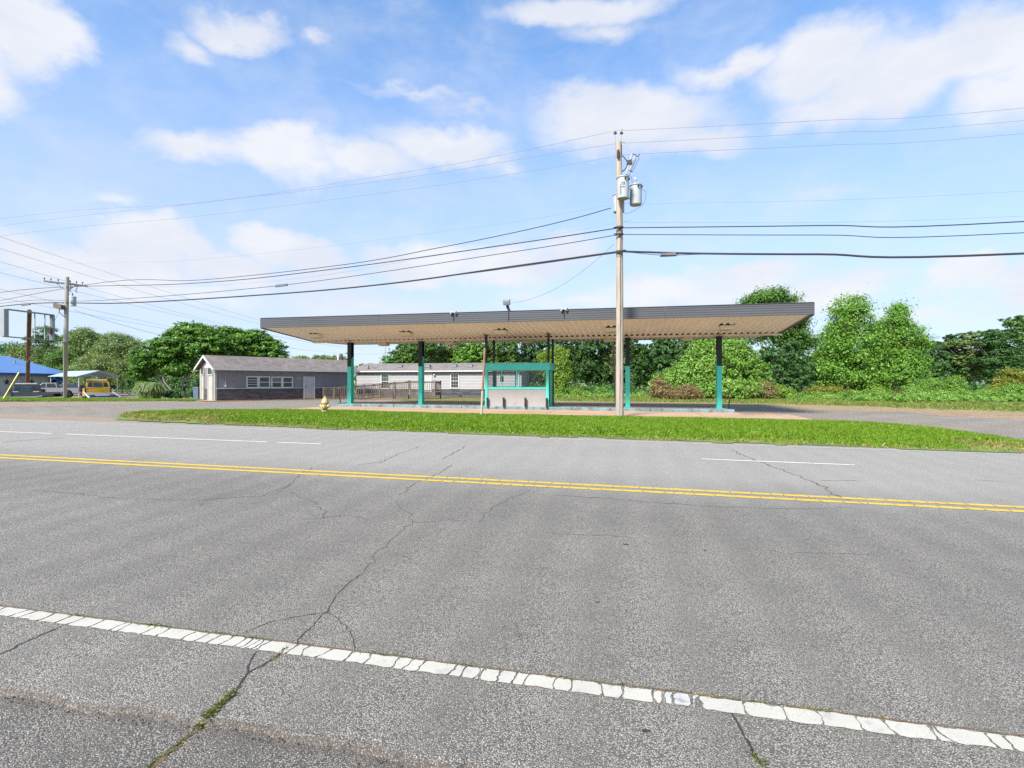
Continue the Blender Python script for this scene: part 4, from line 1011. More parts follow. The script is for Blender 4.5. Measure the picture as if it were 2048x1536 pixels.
for (pa, pb) in ((416.5, 427), (401.5, 409)):
    y0, y1 = hg(pb, 790)[0], hg(pa, 790)[0]
    y0, y1 = max(.14, min(y0, y1)), max(hg(pb, 790)[0], hg(pa, 790)[0]); y1 = min(y1, HW-.16)
    d = MB().box(-.035, -.006, y0+.1, y1-.1, .03, 1.98).build('restroom_door', M['white_rust'], house)
    MB().box(-.075, -.006, y0, y0+.1, 0, HE-.06).box(-.075, -.006, y1-.1, y1, 0, HE-.06).box(-.09, -.006, y0, y1, 1.99, 2.09).build('door_frame', M['white_rust'], d)
    MB().box(-.02, -.008, y0+.1, y1-.1, 2.095, HE-.06).build('transom_pane', M['pane'], d)
    MB().lathe([(.025, 0), (.012, .03), (.03, .07)], (-.035, y0+.17, 1.0), 8, (-1, 0, 0)).build('handle', M['dark'], d)
ya, yb = hg(416, 790)[0]+.02, hg(409.5, 790)[0]-.02
if yb > ya+.1: MB().box(-.06, -.004, ya, yb, 0, stz).build('stone_veneer', M['veneer'], house)
x = hw(451, 770)[0]
MB().tube([(x, -.02, HE-.3), (x, -.02, stz+.25)], .012, 6).box(x-.06, x+.06, -.06, -.004, stz+.16, stz+.3).build('outlet_box', M['white'], house)
# red clay apron of washed soil round the building
mb = MB()
for x0, x1, y0, y1 in ((-.9, HL-3, -.75, 0), (-.9, 0, 0, HW+.6)):
    for xa, xb in zip(rng(x0, x1, .5), rng(x0, x1, .5)[1:]):
        f_ = lambda x, y: (lambda q: (q.x, q.y, gz(q.x, q.y)+.025))(O+HD*x+HN*y)
        n0 = .14*math.sin(xa*2.3)+.08*math.sin(xa*5.1); n1 = .14*math.sin(xb*2.3)+.08*math.sin(xb*5.1)
        mb.poly([f_(xa, y0+n0), f_(xb, y0+n1), f_(xb, y1), f_(xa, y1)])
mb.build('clay_soil', pmat('red_clay', (.5, .2, .075), .95, .3, 3, dirt=(.36, .24, .14), dscale=1.5, dlo=.45, dhi=.65))['kind'] = 'structure'
p = P(396.5, 797.5, 43.0); p.z = gz(p.x, p.y)
root = thing('rubbish_bin', p, 'blue grey wheeled bin standing behind the left corner of the grey building', 'bin')
b_ = MB().prism([(-.22, -.24, .05), (.22, -.24, .05), (.27, -.3, .95), (-.27, -.3, .95)], (0, .52, 0)).build('body', M['bin'], root, bevel=.02)
MB().prism([(-.3, -.34, .955), (.3, -.34, .955), (.26, -.3, 1.03), (-.26, -.3, 1.03)], (0, .6, 0)).build('lid', M['bin'], root, bevel=.015)
for q in (-1, 1): MB().lathe([(.1, -.03), (.1, .03)], (q*.25, .26, .1), 12, (1, 0, 0)).build('wheel', M['tyre'], root)

# ------------------------------------------------------------------ pale mobile home
MT = 49.4; m0, m1 = at_t(713.5, 790, MT).x, at_t(1043, 790, MT).x; MD = 4.3
mh = thing('mobile_home', (m0, MT, -.02), 'long pale grey mobile home with taupe shingle roof behind the canopy', 'mobile home')
def mw(px, py): p = at_t(px, py, MT); return p.x-m0, p.z+.02
ML = m1-m0; zf = mw(875, 788.5)[1]; zs = mw(875, 778)[1]; ze = mw(875, 742.5)[1]; zr = 3.45
mb = MB(); n = 12
for k in range(n):
    a, b_ = zs+(ze-zs)*k/n, zs+(ze-zs)*(k+1)/n
    mb.prism([(0, -.034, a), (0, .06, a), (0, .06, b_), (0, .006, b_)], (ML, 0, 0))
    mb.prism([(ML+.028, 0.06, a), (ML-.02, 0.06, a), (ML-.02, 0.06, b_), (ML+.004, .06, b_)], (0, MD-.06, 0))
    mb.prism([(-.028, 0.06, a), (.02, 0.06, a), (.02, 0.06, b_), (-.004, .06, b_)], (0, MD-.06, 0))
mb.box(.02, ML-.02, MD-.1, MD, 0, ze); mb.build('siding', M['siding'], mh)
MB().box(.02, ML-.02, -.02, .05, zf, zs-.002).box(ML-.03, ML+.02, .05, MD, zf, zs-.002).build('stone_skirt', M['veneer'], mh)
f_ = MB().box(.05, ML-.05, .01, .08, -.25, zf-.002).box(ML-.08, ML-.01, .08, MD, -.25, zf-.002).build('foundation', M['foundation'], mh)
for px in (921,): 
    x, z = mw(px, 792); MB().box(x-.2, x+.2, -.01, .008, z-.08, z+.1).build('crawl_vent', M['dark'], f_)
o_ = .3; mb = MB()
for y0, y1 in ((-o_, MD/2), (MD+o_, MD/2)):
    mb.prism([(-.25, y0, ze-.02), (-.25, y1, zr), (-.25, y1, zr+.07), (-.25, y0, ze+.05)], (ML+.5, 0, 0))
rf = mb.build('roof', M['shingle2'], mh)
MB().prism([(ML-.02, 0.02, ze), (ML-.02, MD, ze), (ML-.02, MD/2, zr-.03)], (.03, 0, 0)).prism([(0, 0.02, ze), (0, MD, ze), (0, MD/2, zr-.03)], (.03, 0, 0)).build('gable_board', M['siding'], mh)
MB().box(-.25, ML+.25, -o_-.1, -o_-.004, ze-.06, ze+.06).build('gutter', M['white'], mh)
MB().box(-.2, ML+.2, -o_, .0, ze-.07, ze-.04).build('soffit', M['white'], mh)
for x in (-.29, ML+.25):
    mb = MB()
    for y0 in (-o_, MD+o_): mb.prism([(x, y0, ze-.12), (x, MD/2, zr-.1), (x, MD/2, zr+.06), (x, y0, ze+.04)], (.036, 0, 0))
    mb.build('bargeboard', M['white'], mh)
MB().tube([(ML-.25, -o_-.05, ze-.05), (ML-.25, -.08, ze-.35), (ML-.25, -.07, zf), (ML-.25, -.2, zf-.2)], .045, 6).build('downspout', M['white'], mh)
MB().tube([(-.05, -o_-.05, ze-.05), (-.28, -.15, ze-.12), (-.6, -.1, ze-.4)], .05, 6).build('downspout', M['white'], mh)
def roofvent(px, py, pipe=False):
    t = MT+1.0; p = at_t(px, py, t); x, y = p.x-m0, 1.0
    z = ze+(zr-ze)*(y+o_)/(MD/2+o_)+.06
    if pipe: MB().lathe([(.1, 0), (.06, .06), (.045, .08), (.045, .4), (.001, .41)], (x, .35, ze+(zr-ze)*(.35+o_)/(MD/2+o_)+.04), 10).build('vent_pipe', M['dark'], rf)
    else: MB().prism([(x-.28, y-.25, z-.04), (x-.28, y+.25, z+.1), (x-.28, y+.2, z+.24), (x-.28, y-.15, z+.12)], (.56, 0, 0)).build('roof_vent', M['insulator'], rf)
for px in (800, 855, 908, 940): roofvent(px, 731)
roofvent(743, 740, True); roofvent(866, 731, True)
def mwin(px0, px1, py0, py1, top='pane', bot='pane', grid=True):
    x0, z1 = mw(px0, py0); x1, z0 = mw(px1, py1); w = .09; xm, zm = (x0+x1)/2, (z0+z1)/2
    fr = MB().box(x0, x1, -.07, -.03, z1-w, z1).box(x0, x1, -.08, -.03, z0, z0+w).box(x0, x0+w, -.07, -.03, z0+w, z1-w).box(x1-w, x1, -.07, -.03, z0+w, z1-w).build('window', M['white'], mh)
    MB().box(x0+w, x1-w, -.042, -.032, zm, z1-w).build('pane', M[top], fr); MB().box(x0+w, x1-w, -.042, -.032, z0+w, zm-.002).build('pane', M[bot], fr)
    mb = MB().box(x0+w, x1-w, -.062, -.045, zm-.025, zm+.025)
    for k in (1, 2):
        x = x0+w+(x1-x0-2*w)*k/3; mb.box(x-.008, x+.008, -.056, -.045, z0+w, zm-.025).box(x-.008, x+.008, -.056, -.045, zm+.025, z1-w)
    for a, b_ in ((z0+w, zm-.025), (zm+.025, z1-w)):
        mb.box(x0+w, x1-w, -.0555, -.0455, (a+b_)/2-.008, (a+b_)/2+.008)
    mb.build('glazing_bar', M['white'], fr)
mwin(762, 779.5, 747.5, 778, 'pane_green', 'pane'); mwin(901, 918.5, 747, 777)
x0, z1 = mw(846, 744.5); x1 = mw(864, 744.5)[0]
d = MB().box(x0+.06, x1-.06, -.06, -.03, .62, z1-.06).build('entrance_door', M['door_white'], mh)
MB().box(x0, x0+.058, -.075, -.03, .6, z1).box(x1-.058, x1, -.075, -.03, .6, z1).box(x0+.058, x1-.058, -.075, -.03, z1-.058, z1).build('door_frame', M['white'], d)
MB().lathe([(.03, 0), (.03, .02), (.03, .07)], (x0+.16, -.06, 1.5), 8, (0, -1, 0)).build('handle', M['dark'], d)
x, z = mw(869, 750); MB().lathe([(.06, 0), (.06, .03), (.09, .06), (.1, .16), (.06, .2)], (x, -.03, z), 10, (0, -1, 0)).build('porch_light', M['porcelain'], mh)

# ------------------------------------------------------------------ weathered access ramp
A0 = P(647, 799, 46.0); A1 = P(820, 797, 48.0); A2 = P(871, 797, 48.0); A2 = Vector((A1.x+(A2-A1).length, A1.y+.2, 0))
A0.z = A1.z = A2.z = 0
ramp = thing('access_ramp', (A0.x, A0.y, -.02), 'weathered grey wooden access ramp with slatted railings leading up to the mobile home', 'ramp')
rl = lambda p, z=0: Vector((p.x-A0.x, p.y-A0.y, z+.02))
def deckz(u):                                      # deck height along the ramp run 0..1
    return .06+.56*max(0, (u-.12)/.88)
D = (A1-A0); Wn = Vector((-D.y, D.x, 0)).normalized()*1.35
D2 = A2-A1; Wn2 = Vector((0, 1, 0))*1.5
mb = MB()
q = [A0, A0+D*.12, A1]; hz = [.06, .06, .62]
for i in range(2):
    a, b_ = q[i], q[i+1]
    mb.prism([rl(a, hz[i]-.05), rl(b_, hz[i+1]-.05), rl(b_, hz[i+1]), rl(a, hz[i])], Wn)
mb.prism([rl(A1, .571), rl(A2, .571), rl(A2, .621), rl(A1, .621)], Wn2+Vector((0, .2, 0)))
mb.build('deck', M['wood'], ramp)
mb = MB()
for off in (Vector((0, 0, 0)), Wn):
    mb.prism([rl(A0+off, -.06), rl(A0+D*.12+off, -.06), rl(A1+off, .36), rl(A1+off, .6), rl(A0+D*.12+off, .1), rl(A0+off, .1)], Wn.normalized()*-.045)
mb.prism([rl(A1, .34), rl(A2, .34), rl(A2, .6), rl(A1, .6)], (0, -.045, 0)).prism([rl(A2, .34), rl(A2, .34)+Wn2, rl(A2, .6)+Wn2, rl(A2, .6)], (.045, 0, 0))
mb.build('stringer', M['wood'], ramp)
def railing(a, b_, za, zb, posts, name='railing', h=1.0):
    d = b_-a; n = d.cross(Vector((0, 0, 1))).normalized()*.03
    mb = MB()
    mb.beam(rl(a, za+h), rl(b_, zb+h), .14, .04).beam(rl(a, za+h-.1), rl(b_, zb+h-.1), .035, .09).beam(rl(a, za+.14), rl(b_, zb+.14), .035, .09)
    r_ = mb.build(name, M['wood'], ramp)
    mb = MB(); m = max(2, int(d.length/.165))
    for k in range(1, m):
        u = k/m; p = a+d*u+n; z = za+(zb-za)*u; w = rnd.uniform(.017, .021)
        mb.obox(rl(p, z+.52), d.normalized()*w, n.normalized()*.017, (0, 0, .43))
    mb.build('balusters', M['wood'], r_)
    mb = MB()
    for u in posts:
        p = a+d*u; z = za+(zb-za)*u; mb.obox(rl(p, z*.5+.5+h*.0), (.05, 0, 0), (0, .05, 0), (0, 0, z*.5+.56))
    mb.build('posts', M['wood'], r_)
pts = [0, .12, .29, .46, .64, .82, 1.0]
railing(A0, A0+D*.12, .06, .06, (0,)); railing(A0+D*.12, A1, .06, .62, [(u-.12)/.88 for u in pts[1:]]); railing(A1, A2, .62, .62, (.55, 1.0))
railing(A0+Wn, A0+D*.12+Wn, .06, .06, (0,)); railing(A0+D*.12+Wn, A1+Wn, .06, .62, [(u-.12)/.88 for u in pts[1:]]); railing(A2, A2+Wn2, .62, .62, (1.0,))

# ------------------------------------------------------------------ blue roofed building, carport
BL, BR = P(-70, 780, 66), P(139, 780, 86); bz = -.58
BD = Vector((BR.x-BL.x, BR.y-BL.y, 0)); BLn = BD.length; BD.normalize(); BN = Vector((-BD.y, BD.x, 0))
blue = thing('blue_roofed_building', (BL.x, BL.y, bz), 'cream metal building with a bright blue hip roof at the far left', 'building', rz=math.atan2(BD.y, BD.x))
def bw(px, py):
    p = on_line(px, py, BL, BR); d = p-BL; return d.dot(BD), p.z-bz
EZ = bw(60, 747)[1]; RZ = EZ+2.7; BW = 11.0
mb = MB().box(0, BLn-.6, 0, BW, 0, EZ)
for k in range(int((BLn-.6)/.35)): mb.box(k*.35+.1, k*.35+.16, -.02, 0, .02, EZ-.25)
mb.build('wall', M['cream'], blue)
o_ = .7
e = [(-o_, -o_), (BLn-.6+o_, -o_), (BLn-.6+o_, BW+o_), (-o_, BW+o_)]; x1 = BLn-.6-BW/2+1.2
mb = MB()
mb.poly([(*e[0], EZ), (*e[1], EZ), (x1, BW/2, RZ), (-o_, BW/2, RZ)]); mb.poly([(*e[1], EZ), (*e[2], EZ), (x1, BW/2, RZ)])
mb.poly([(*e[2], EZ), (*e[3], EZ), (-o_, BW/2, RZ), (x1, BW/2, RZ)])
rf = mb.build('roof', M['blue_roof'], blue)
MB().lathe([(.12, 0), (.12, .5), (.2, .52), (.001, .6)], (bw(69, 727)[0]+.5, BW*.26, EZ+1.4), 10).build('flue', M['galv'], rf)
MB().box(e[0][0], e[1][0], -o_-.03, -o_, EZ-.3, EZ+.03).box(e[1][0], e[1][0]+.03, -o_, BW+o_, EZ-.3, EZ+.03).build('eaves_trim', M['blue_trim'], blue)
x0, z1 = bw(97.5, 752); x1_, z0 = bw(122, 765)
fr = MB().box(x0, x1_, -.05, -.022, z0-.9, z1).build('window', M['bark'], blue); MB().box(x0+.15, x1_-.15, -.06, -.052, z0-.8, z1-.15).build('pane', M['pane'], fr)
MB().prism([(x0+.4, -.06, z1-.05), (x0+.4, -1.3, z0), (x0+.4, -1.3, z0-.1), (x0+.4, -.06, z1-.15)], (x1_-x0-.4, 0, 0)).build('awning', M['awning'], blue)
cx, cz = bw(36.5, 764); rx = abs(bw(50, 764)[0]-bw(23, 764)[0])/2; rz_ = abs(bw(36, 758.5)[1]-bw(36, 769)[1])/2
el = lambda k, f_: (cx+rx*f_*math.cos(k), 0, cz+rz_*f_*math.sin(k))
s_ = MB().prism([Vector(el(k*math.pi/16, 1))+Vector((0, -.03, 0)) for k in range(32)], (0, -.03, 0)).build('oval_sign', M['dark'], blue)
MB().prism([Vector(el(k*math.pi/16, .9))+Vector((0, -.062, 0)) for k in range(32)], (0, -.012, 0)).build('sign_face', M['porcelain'], s_)
mb = MB(); x = cx-rx*.68
for wlen in (.32, .18, .26, 0, .3, .22, .28):
    if wlen: mb.box(x, x+wlen*rx*.55, -.08, -.0745, cz-.1, cz+.1)
    x += wlen*rx*.55+.08 if wlen else .25
mb.build('sign_lettering', M['insulator'], s_)
for px in (13.3, 63.2):
    sx, sz = bw(px, 764); pts = []
    for k in range(10):
        r = .48 if k % 2 == 0 else .2; a = math.pi/2+k*math.pi/5; pts.append((sx+r*1.3*math.cos(a), -.025, sz+r*math.sin(a)))
    MB().prism(pts, (0, -.03, 0)).build('wall_star', M['dark'], blue)
CB = R(28); cp = P(158, 785, 70); cg = Vector((math.sin(CB), math.cos(CB), 0)); cg = Vector((cg.x*ca-cg.y*sa, cg.x*sa+cg.y*ca, 0)); cl = Vector((-cg.y, cg.x, 0))
car = thing('carport', (cp.x, cp.y, -.5), 'open metal carport with a pale gable frame beside the blue roofed building', 'carport', rz=math.atan2(cg.y, cg.x))
w, l, hp, hr = 4.5, 8.0, 2.45+.25, 3.5
hp = P(158, 752, 70).z+.5; hr = P(197, 741.5, 71.5).z+.5
mb = MB()
for y0, y1 in ((-.25, w/2), (w+.25, w/2)):
    mb.prism([(y0, -.2, hp-.05), (y1, -.2, hr), (y1, -.2, hr+.05), (y0, -.2, hp)], (0, l+.4, 0))
mb.build('roof', pmat('carport_sheet', (.33, .42, .55), .45, .08), car)
mb = MB()
for k in range(3):
    y = k*l/2
    for x in (0, w):
        MB().box(x-.045, x+.045, y-.045, y+.045, -.1, hp-.05).build('post', M['white'], car)
    mb.beam((0, y, hp-.1), (w/2, y, hr-.06), .07, .07).beam((w/2, y, hr-.06), (w, y, hp-.1), .07, .07).beam((0, y, hp-.7), (.7, y, hp+.1), .05, .05).beam((w, y, hp-.7), (w-.7, y, hp+.1), .05, .05)
mb.build('truss', M['white'], car)

# ------------------------------------------------------------------ vehicles in the lower yard
def wheel(parent, x, y, r, w=.26):
    t = MB().lathe([(r*.62, -w/2), (r*.93, -w/2), (r, -w*.36), (r, w*.36), (r*.93, w/2), (r*.62, w/2)], (x, y, r), 22, (0, 1, 0)).build('wheel', M['tyre'], parent, smooth=True)
    s = 1 if y > 0 else -1
    mb = MB().lathe([(r*.6, s*w*.2), (r*.62, s*w*.46), (r*.54, s*w*.47), (r*.5, s*w*.3), (.06, s*w*.34), (.05, s*w*.42), (.001, s*w*.43)], (x, y, r), 20, (0, 1, 0))
    mb.build('rim', M['galv'], t, smooth=True)
def tow_truck(loc, rz, label, body, stripe, low, barmat, tilt):
    t = thing('tow_truck', loc, label, 'tow truck', 'flatbed tow trucks parked beyond the grass strip', rz)   # +x is forward
    w = 1.08
    mb = MB()
    def sec(x, z0, z1, h0, h1): return [(x, -h0, z0), (x, h0, z0), (x, h1, z1), (x, -h1, z1)]
    secs = [sec(2.0, .6, 1.45, w, w), sec(3.6, .6, 1.42, w, w), sec(4.7, .6, 1.28, w*.96, w*.92), sec(4.85, .6, 1.15, w*.92, w*.85)]
    for a, b_ in zip(secs, secs[1:]):
        i0 = len(mb.v); mb.v += a+b_
        for i in range(4): mb.f.append((i0+i, i0+(i+1) % 4, i0+4+(i+1) % 4, i0+4+i))
    mb.poly(secs[0][::-1]); mb.poly(secs[-1])
    mb.build('body', M[body], t, bevel=.05)
    a = [(2.02, -w+.02, 1.452), (2.02, w-.02, 1.452), (3.6, w-.02, 1.452), (3.6, -w+.02, 1.452)]; b_ = [(2.14, -w+.2, 2.2), (2.14, w-.2, 2.2), (2.9, w-.2, 2.2), (2.9, -w+.2, 2.2)]
    mb = MB(); i0 = 0; mb.v += a+b_
    mb.f += [(0, 1, 5, 4), (1, 2, 6, 5), (2, 3, 7, 6), (3, 0, 4, 7), (4, 5, 6, 7), (3, 2, 1, 0)]
    c = mb.build('cab', M[body], t, bevel=.04)
    def inset(q, f0, f1, g0, g1, d):
        q = [Vector(x) for x in q]; n = (q[1]-q[0]).cross(q[3]-q[0]).normalized()
        pt = lambda u, v: q[0].lerp(q[1], u).lerp(q[3].lerp(q[2], u), v)+n*d
        return [pt(f0, g0), pt(f1, g0), pt(f1, g1), pt(f0, g1)]
    rear = [(2.02, w-.02, 1.452), (2.02, -w+.02, 1.452), (2.14, -w+.2, 2.2), (2.14, w-.2, 2.2)]
    for f0, f1 in ((.09, .27), (.31, .69), (.73, .91)):
        MB().prism(inset(rear, f0, f1, .14, .78, .006), Vector((-.006, 0, 0))).build('rear_window', M['pane_green'] if f0 == .31 else M['pane'], c)
    for s in (-1, 1):
        q = [(2.1, s*(w-.02), 1.5), (3.5, s*(w-.02), 1.5), (2.88, s*(w-.19), 2.14), (2.18, s*(w-.19), 2.14)]
        MB().prism([Vector(p)+Vector((0, s*.004, 0)) for p in q], (0, s*.006, 0)).build('side_window', M['pane'], c)
    MB().prism([(3.59, -w+.15, 1.5), (3.59, w-.15, 1.5), (2.95, w-.28, 2.14), (2.95, -w+.28, 2.14)], (.012, 0, .012)).build('windscreen', M['pane'], c)
    MB().box(1.9, 2.0, -w-.02, w+.02, .95, 1.42).build('headboard', M[stripe], t, bevel=.02)
    MB().box(1.88, 1.899, -w*.98, -w*.5, 1.46, 1.53).box(1.88, 1.899, w*.5, w*.98, 1.46, 1.53).build('headboard_rail', M[barmat], t)
    mb = MB().box(1.86, 1.95, -w, -w+.09, .9, 2.1).box(1.86, 1.95, w-.09, w, .9, 2.1).box(1.86, 1.95, -w, w, 2.1, 2.17)
    mb.build('rack', M['dark'], t)
    MB().box(2.3, 2.62, -.8, .8, 2.23, 2.34).build('light_bar', M[barmat], t, bevel=.02)
    zr = 1.02-tilt
    mb = MB().prism([(1.8, -w-.12, 1.02), (1.8, -w-.12, .92), (-3.4, -w-.12, zr-.1), (-3.4, -w-.12, zr)], (0, 2*w+.24, 0))
    bed = mb.build('flatbed', M['bed'], t)
    mb = MB()
    for s in (-1, 1): mb.beam((1.8, s*(w+.1), 1.06), (-3.4, s*(w+.1), zr+.04), .06, .09)
    mb.build('side_rail', M[barmat if barmat != 'yellow' else 'bed'], bed)
    mb = MB().box(-2.6, 4.6, -.45, .45, .5, .62+.0)
    mb.build('chassis', M['dark'], t)
    MB().box(-3.0, -2.7, -w, w, .45, .75).build('tail_board', M[low], t)
    for s in (-1, 1):
        for y in (.55, .85): MB().lathe([(.06, 0), (.05, .02)], (-3.0, s*y, .62), 10, (-1, 0, 0)).build('tail_light', M['red'], t)
        MB().beam((2.1, s*(w+.02), 1.55), (2.1, s*(w+.35), 1.6), .06, .3).build('mirror', M['dark'], t)
        wheel(t, 3.9, s*.92, .42); wheel(t, -1.3, s*.82, .42, .5)
    return t
def hc(X, Y): return math.atan2(X*sa+Y*ca, X*ca-Y*sa)
def place(px, Y, hd): q = P(px, 790, Y); a = ANG+hd; return (q.x, q.y, -.5-.0), math.atan2(math.cos(a), -math.sin(a))
l_, r_ = place(201, 52.5, .77); tow_truck((l_[0], l_[1], -.52), r_, 'yellow flatbed tow truck seen from behind with its silver bed lowered', 'yellow', 'yellow', 'dark', 'white', .45)
l_, r_ = place(46, 50.5, .645); tow_truck((l_[0], l_[1], -.9), r_, 'dark flatbed tow truck seen from behind, partly behind the rusty sign post', 'charcoal', 'charcoal', 'red', 'white', 0)
def pickup(loc, rz, label, body, lower):
    t = thing('pickup_truck', loc, label, 'pickup truck', 'pickup trucks parked by the blue roofed building', rz)     # +x is forward
    w = .98
    def arch(xc, r=.52): return [(xc+r*math.cos(a), .58+r*math.sin(a)*.95) for a in [math.pi*k/8 for k in range(9)]]
    prof = [(-2.9, .6), (-2.9, 1.28), (-.75, 1.28), (-.75, 1.3), (1.2, 1.3), (1.35, 1.28), (2.5, 1.2), (2.85, 1.08), (2.9, .6)]+[(x, z) for x, z in arch(1.95)]+[(x, z) for x, z in arch(-1.75)]
    prof = [(-2.9, .6), (-2.9, 1.28), (1.2, 1.3), (2.5, 1.2), (2.85, 1.08), (2.9, .6)]+arch(1.95)+arch(-1.75)
    MB().prism([(x, -w, z) for x, z in prof], (0, 2*w, 0)).build('body', M[body], t, bevel=.03)
    a = [(-.8, -w+.03, 1.302), (-.8, w-.03, 1.302), (1.35, w-.03, 1.302), (1.35, -w+.03, 1.302)]; b_ = [(-.68, -w+.2, 1.9), (-.68, w-.2, 1.9), (.55, w-.2, 1.92), (.55, -w+.2, 1.92)]
    mb = MB(); mb.v += a+b_; mb.f += [(0, 1, 5, 4), (1, 2, 6, 5), (2, 3, 7, 6), (3, 0, 4, 7), (4, 5, 6, 7), (3, 2, 1, 0)]
    c = mb.build('cab', M[body], t, bevel=.04)
    for s in (-1, 1):
        for x0, x1, u0, u1 in ((.3, 1.2, .3, .55), (-.7, .22, -.58, .22)):
            q = [(x0, s*(w-.035), 1.34), (x1, s*(w-.035), 1.34), (u1, s*(w-.19), 1.84), (u0, s*(w-.19), 1.84)]
            MB().prism([Vector(p_)+Vector((0, s*.005, 0)) for p_ in q], (0, s*.008, 0)).build('side_window', M['pane'], c)
        MB().box(-1.15, 1.35, s*w if s > 0 else -w-.02, s*w+.02 if s > 0 else -w, .62, .78).build('sill_trim', M[lower], t)
        d = MB().box(.28, 1.2, *((w, w+.012) if s > 0 else (-w-.012, -w)), .82, 1.27).build('door', M[body], t); MB().box(.35, .52, *((w+.012, w+.03) if s > 0 else (-w-.03, -w-.012)), 1.1, 1.14).build('handle', M['dark'], d)
        MB().box(.95, 1.15, *((w+.02, w+.22) if s > 0 else (-w-.22, -w-.02)), 1.3, 1.52).build('mirror', M['dark'], t, bevel=.02)
        MB().box(2.75, 2.92, *((.6, .95) if s > 0 else (-.95, -.6)), .92, 1.07).build('headlight', M['porcelain'], t)
        MB().box(-2.925, -2.88, *((.8, .965) if s > 0 else (-.965, -.8)), .88, 1.2).build('tail_light', M['red'], t)
        wheel(t, 1.95, s*.84, .43, .28); wheel(t, -1.75, s*.84, .43, .28)
    MB().prism([(1.345, -w+.14, 1.34), (1.345, w-.14, 1.34), (.585, w-.3, 1.86), (.585, -w+.3, 1.86)], (.014, 0, .016)).build('windscreen', M['pane'], c)
    MB().prism([(-.805, -w+.2, 1.36), (-.805, w-.2, 1.36), (-.7, w-.32, 1.82), (-.7, -w+.32, 1.82)], (-.012, 0, 0)).build('rear_window', M['pane'], c)
    MB().box(-2.86, -.84, -w+.06, w-.06, 1.282, 1.31).build('bed_cover', M['dark'], t)
    MB().box(2.9, 3.0, -w+.02, w-.02, .55, .78).box(-3.02, -2.91, -w+.02, w-.02, .55, .75).build('bumper', M['galv'], t)
    MB().box(2.88, 2.93, -.58, .58, .82, 1.07).build('grille', M['dark'], t)
    return t
q = P(100, 790, 66); pickup((q.x, q.y, -.47), hc(-.8, -.55), 'silver grey crew cab pickup parked in front of the blue awning', 'silver', 'charcoal')
q = P(143, 790, 71); pickup((q.x, q.y, -.47), hc(-.9, -.3), 'black pickup parked behind the far utility pole', 'charcoal', 'dark')

# ------------------------------------------------------------------ far left pole, empty sign frame, guy wire
fb = G(130, 797.5); FY = 45.8
fp = thing('utility_pole', fb, 'grey utility pole with one wide crossarm at the far left', 'utility pole')
V_ = lambda px, py, Y=45.8: P(px, py, Y)-fb
MB().tube([(0, 0, -.2), V_(131.5, 680), V_(134.3, 554)], [.19, .175, .15], 16).build('shaft', M['grey_pole'], fp, smooth=True)
a, b_ = V_(92, 566, 44.9), V_(171, 571, 46.9)
a.z = b_.z = V_(134, 567).z
MB().beam(a+Vector((0, -.2, 0)), b_+Vector((0, -.2, 0)), .1, .13).beam(a+Vector((0, .2, 0)), b_+Vector((0, .2, 0)), .1, .13).build('crossarm', M['grey_pole'], fp)
m_ = V_(133.8, 582)
MB().beam(a.lerp(b_, .22), m_, .03, .05).beam(a.lerp(b_, .78), m_, .03, .05).build('brace', M['galv'], fp)
for u in (.02, .18, .36, .66, .82, .98):
    MB().lathe([(.02, 0), (.02, .1), (.07, .12), (.04, .16), (.065, .19), (.03, .26)], tuple(a.lerp(b_, u)+Vector((0, -.2, .06))), 10).build('insulator', M['insulator'], fp, smooth=True)
for u in (.7, .86):
    c = a.lerp(b_, u)+Vector((0, -.3, -.1)); MB().tube([c, c+Vector((.18, -.1, -.22)), c+Vector((.0, -.1, -.45)), c+Vector((.2, -.1, -.62))], .03, 6).build('cutout', M['dark'], fp)
c = P(145.5, 612, 45.6); t = thing('transformer', c, 'small grey transformer can on the far left pole', 'transformer')
MB().lathe([(.24, 0), (.25, .03), (.25, .72), (.27, .74), (.27, .8), (.18, .86)], (0, 0, 0), 18).build('tank', M['can'], t, smooth=True)
MB().lathe([(.04, .86), (.06, .95), (.04, 1.0), (.06, 1.05), (.03, 1.15)], (-.03, 0, 0), 10).build('bushing', M['insulator'], t)
c = P(118.5, 613, 45.4); t = thing('area_light', c, 'boxy floodlight with a hanging arm on the left of the far pole', 'floodlight')
MB().prism([(-.42, -.2, -.1), (.42, -.2, -.28), (.42, -.2, .1), (-.42, -.2, .3)], (0, .4, 0)).build('housing', M['bark'], t, bevel=.02)
MB().tube([(0, 0, -.2), (.0, 0, -.48), (.2, .1, -.75), (.45, .2, -.95)], .03, 6).build('arm', M['dark'], t)
p = G(54, 798.5); q = P(59, 622, 43.4)
sg = thing('sign_frame', p, 'empty sign frame of bare metal on one rusty post at the far left', 'sign')
MB().tube([(0, 0, -.2), tuple((q-p)*.5), tuple(q-p)], [.2, .17, .15], 12).build('post', M['rust'], sg, smooth=True)
SA, SB = P(9, 618, 41.2)-p, P(104.5, 630, 45.6)-p; SC, SE = P(9, 673, 41.2)-p, P(104.5, 681, 45.6)-p
MB().beam(SA, SB, .35, .09).beam(SC, SE, .35, .07).build('rails', M['galv'], sg)
dW = (SB-SA).normalized()
for u, w in ((0, .2), (.06, .02), (.61, .02), (.83, .03), (.955, .05), (1.0, .1)):
    t0, t1 = SA.lerp(SB, u), SC.lerp(SE, u)
    MB().beam(t0, t1, .3 if w > .05 else .06, w*2 if w > .05 else .06, up=(dW.x, dW.y, 0)).build('upright', M['galv'], sg)
MB().obox(SB.lerp(SE, .62)-dW*.2, dW*.08, (.1, 0, 0), (0, 0, .3)).build('box', M['rust'], sg)
g0, g1 = G(4, 799.5), P(133, 640, 45.8)
gm = on_line(38, 745, g0, g1)
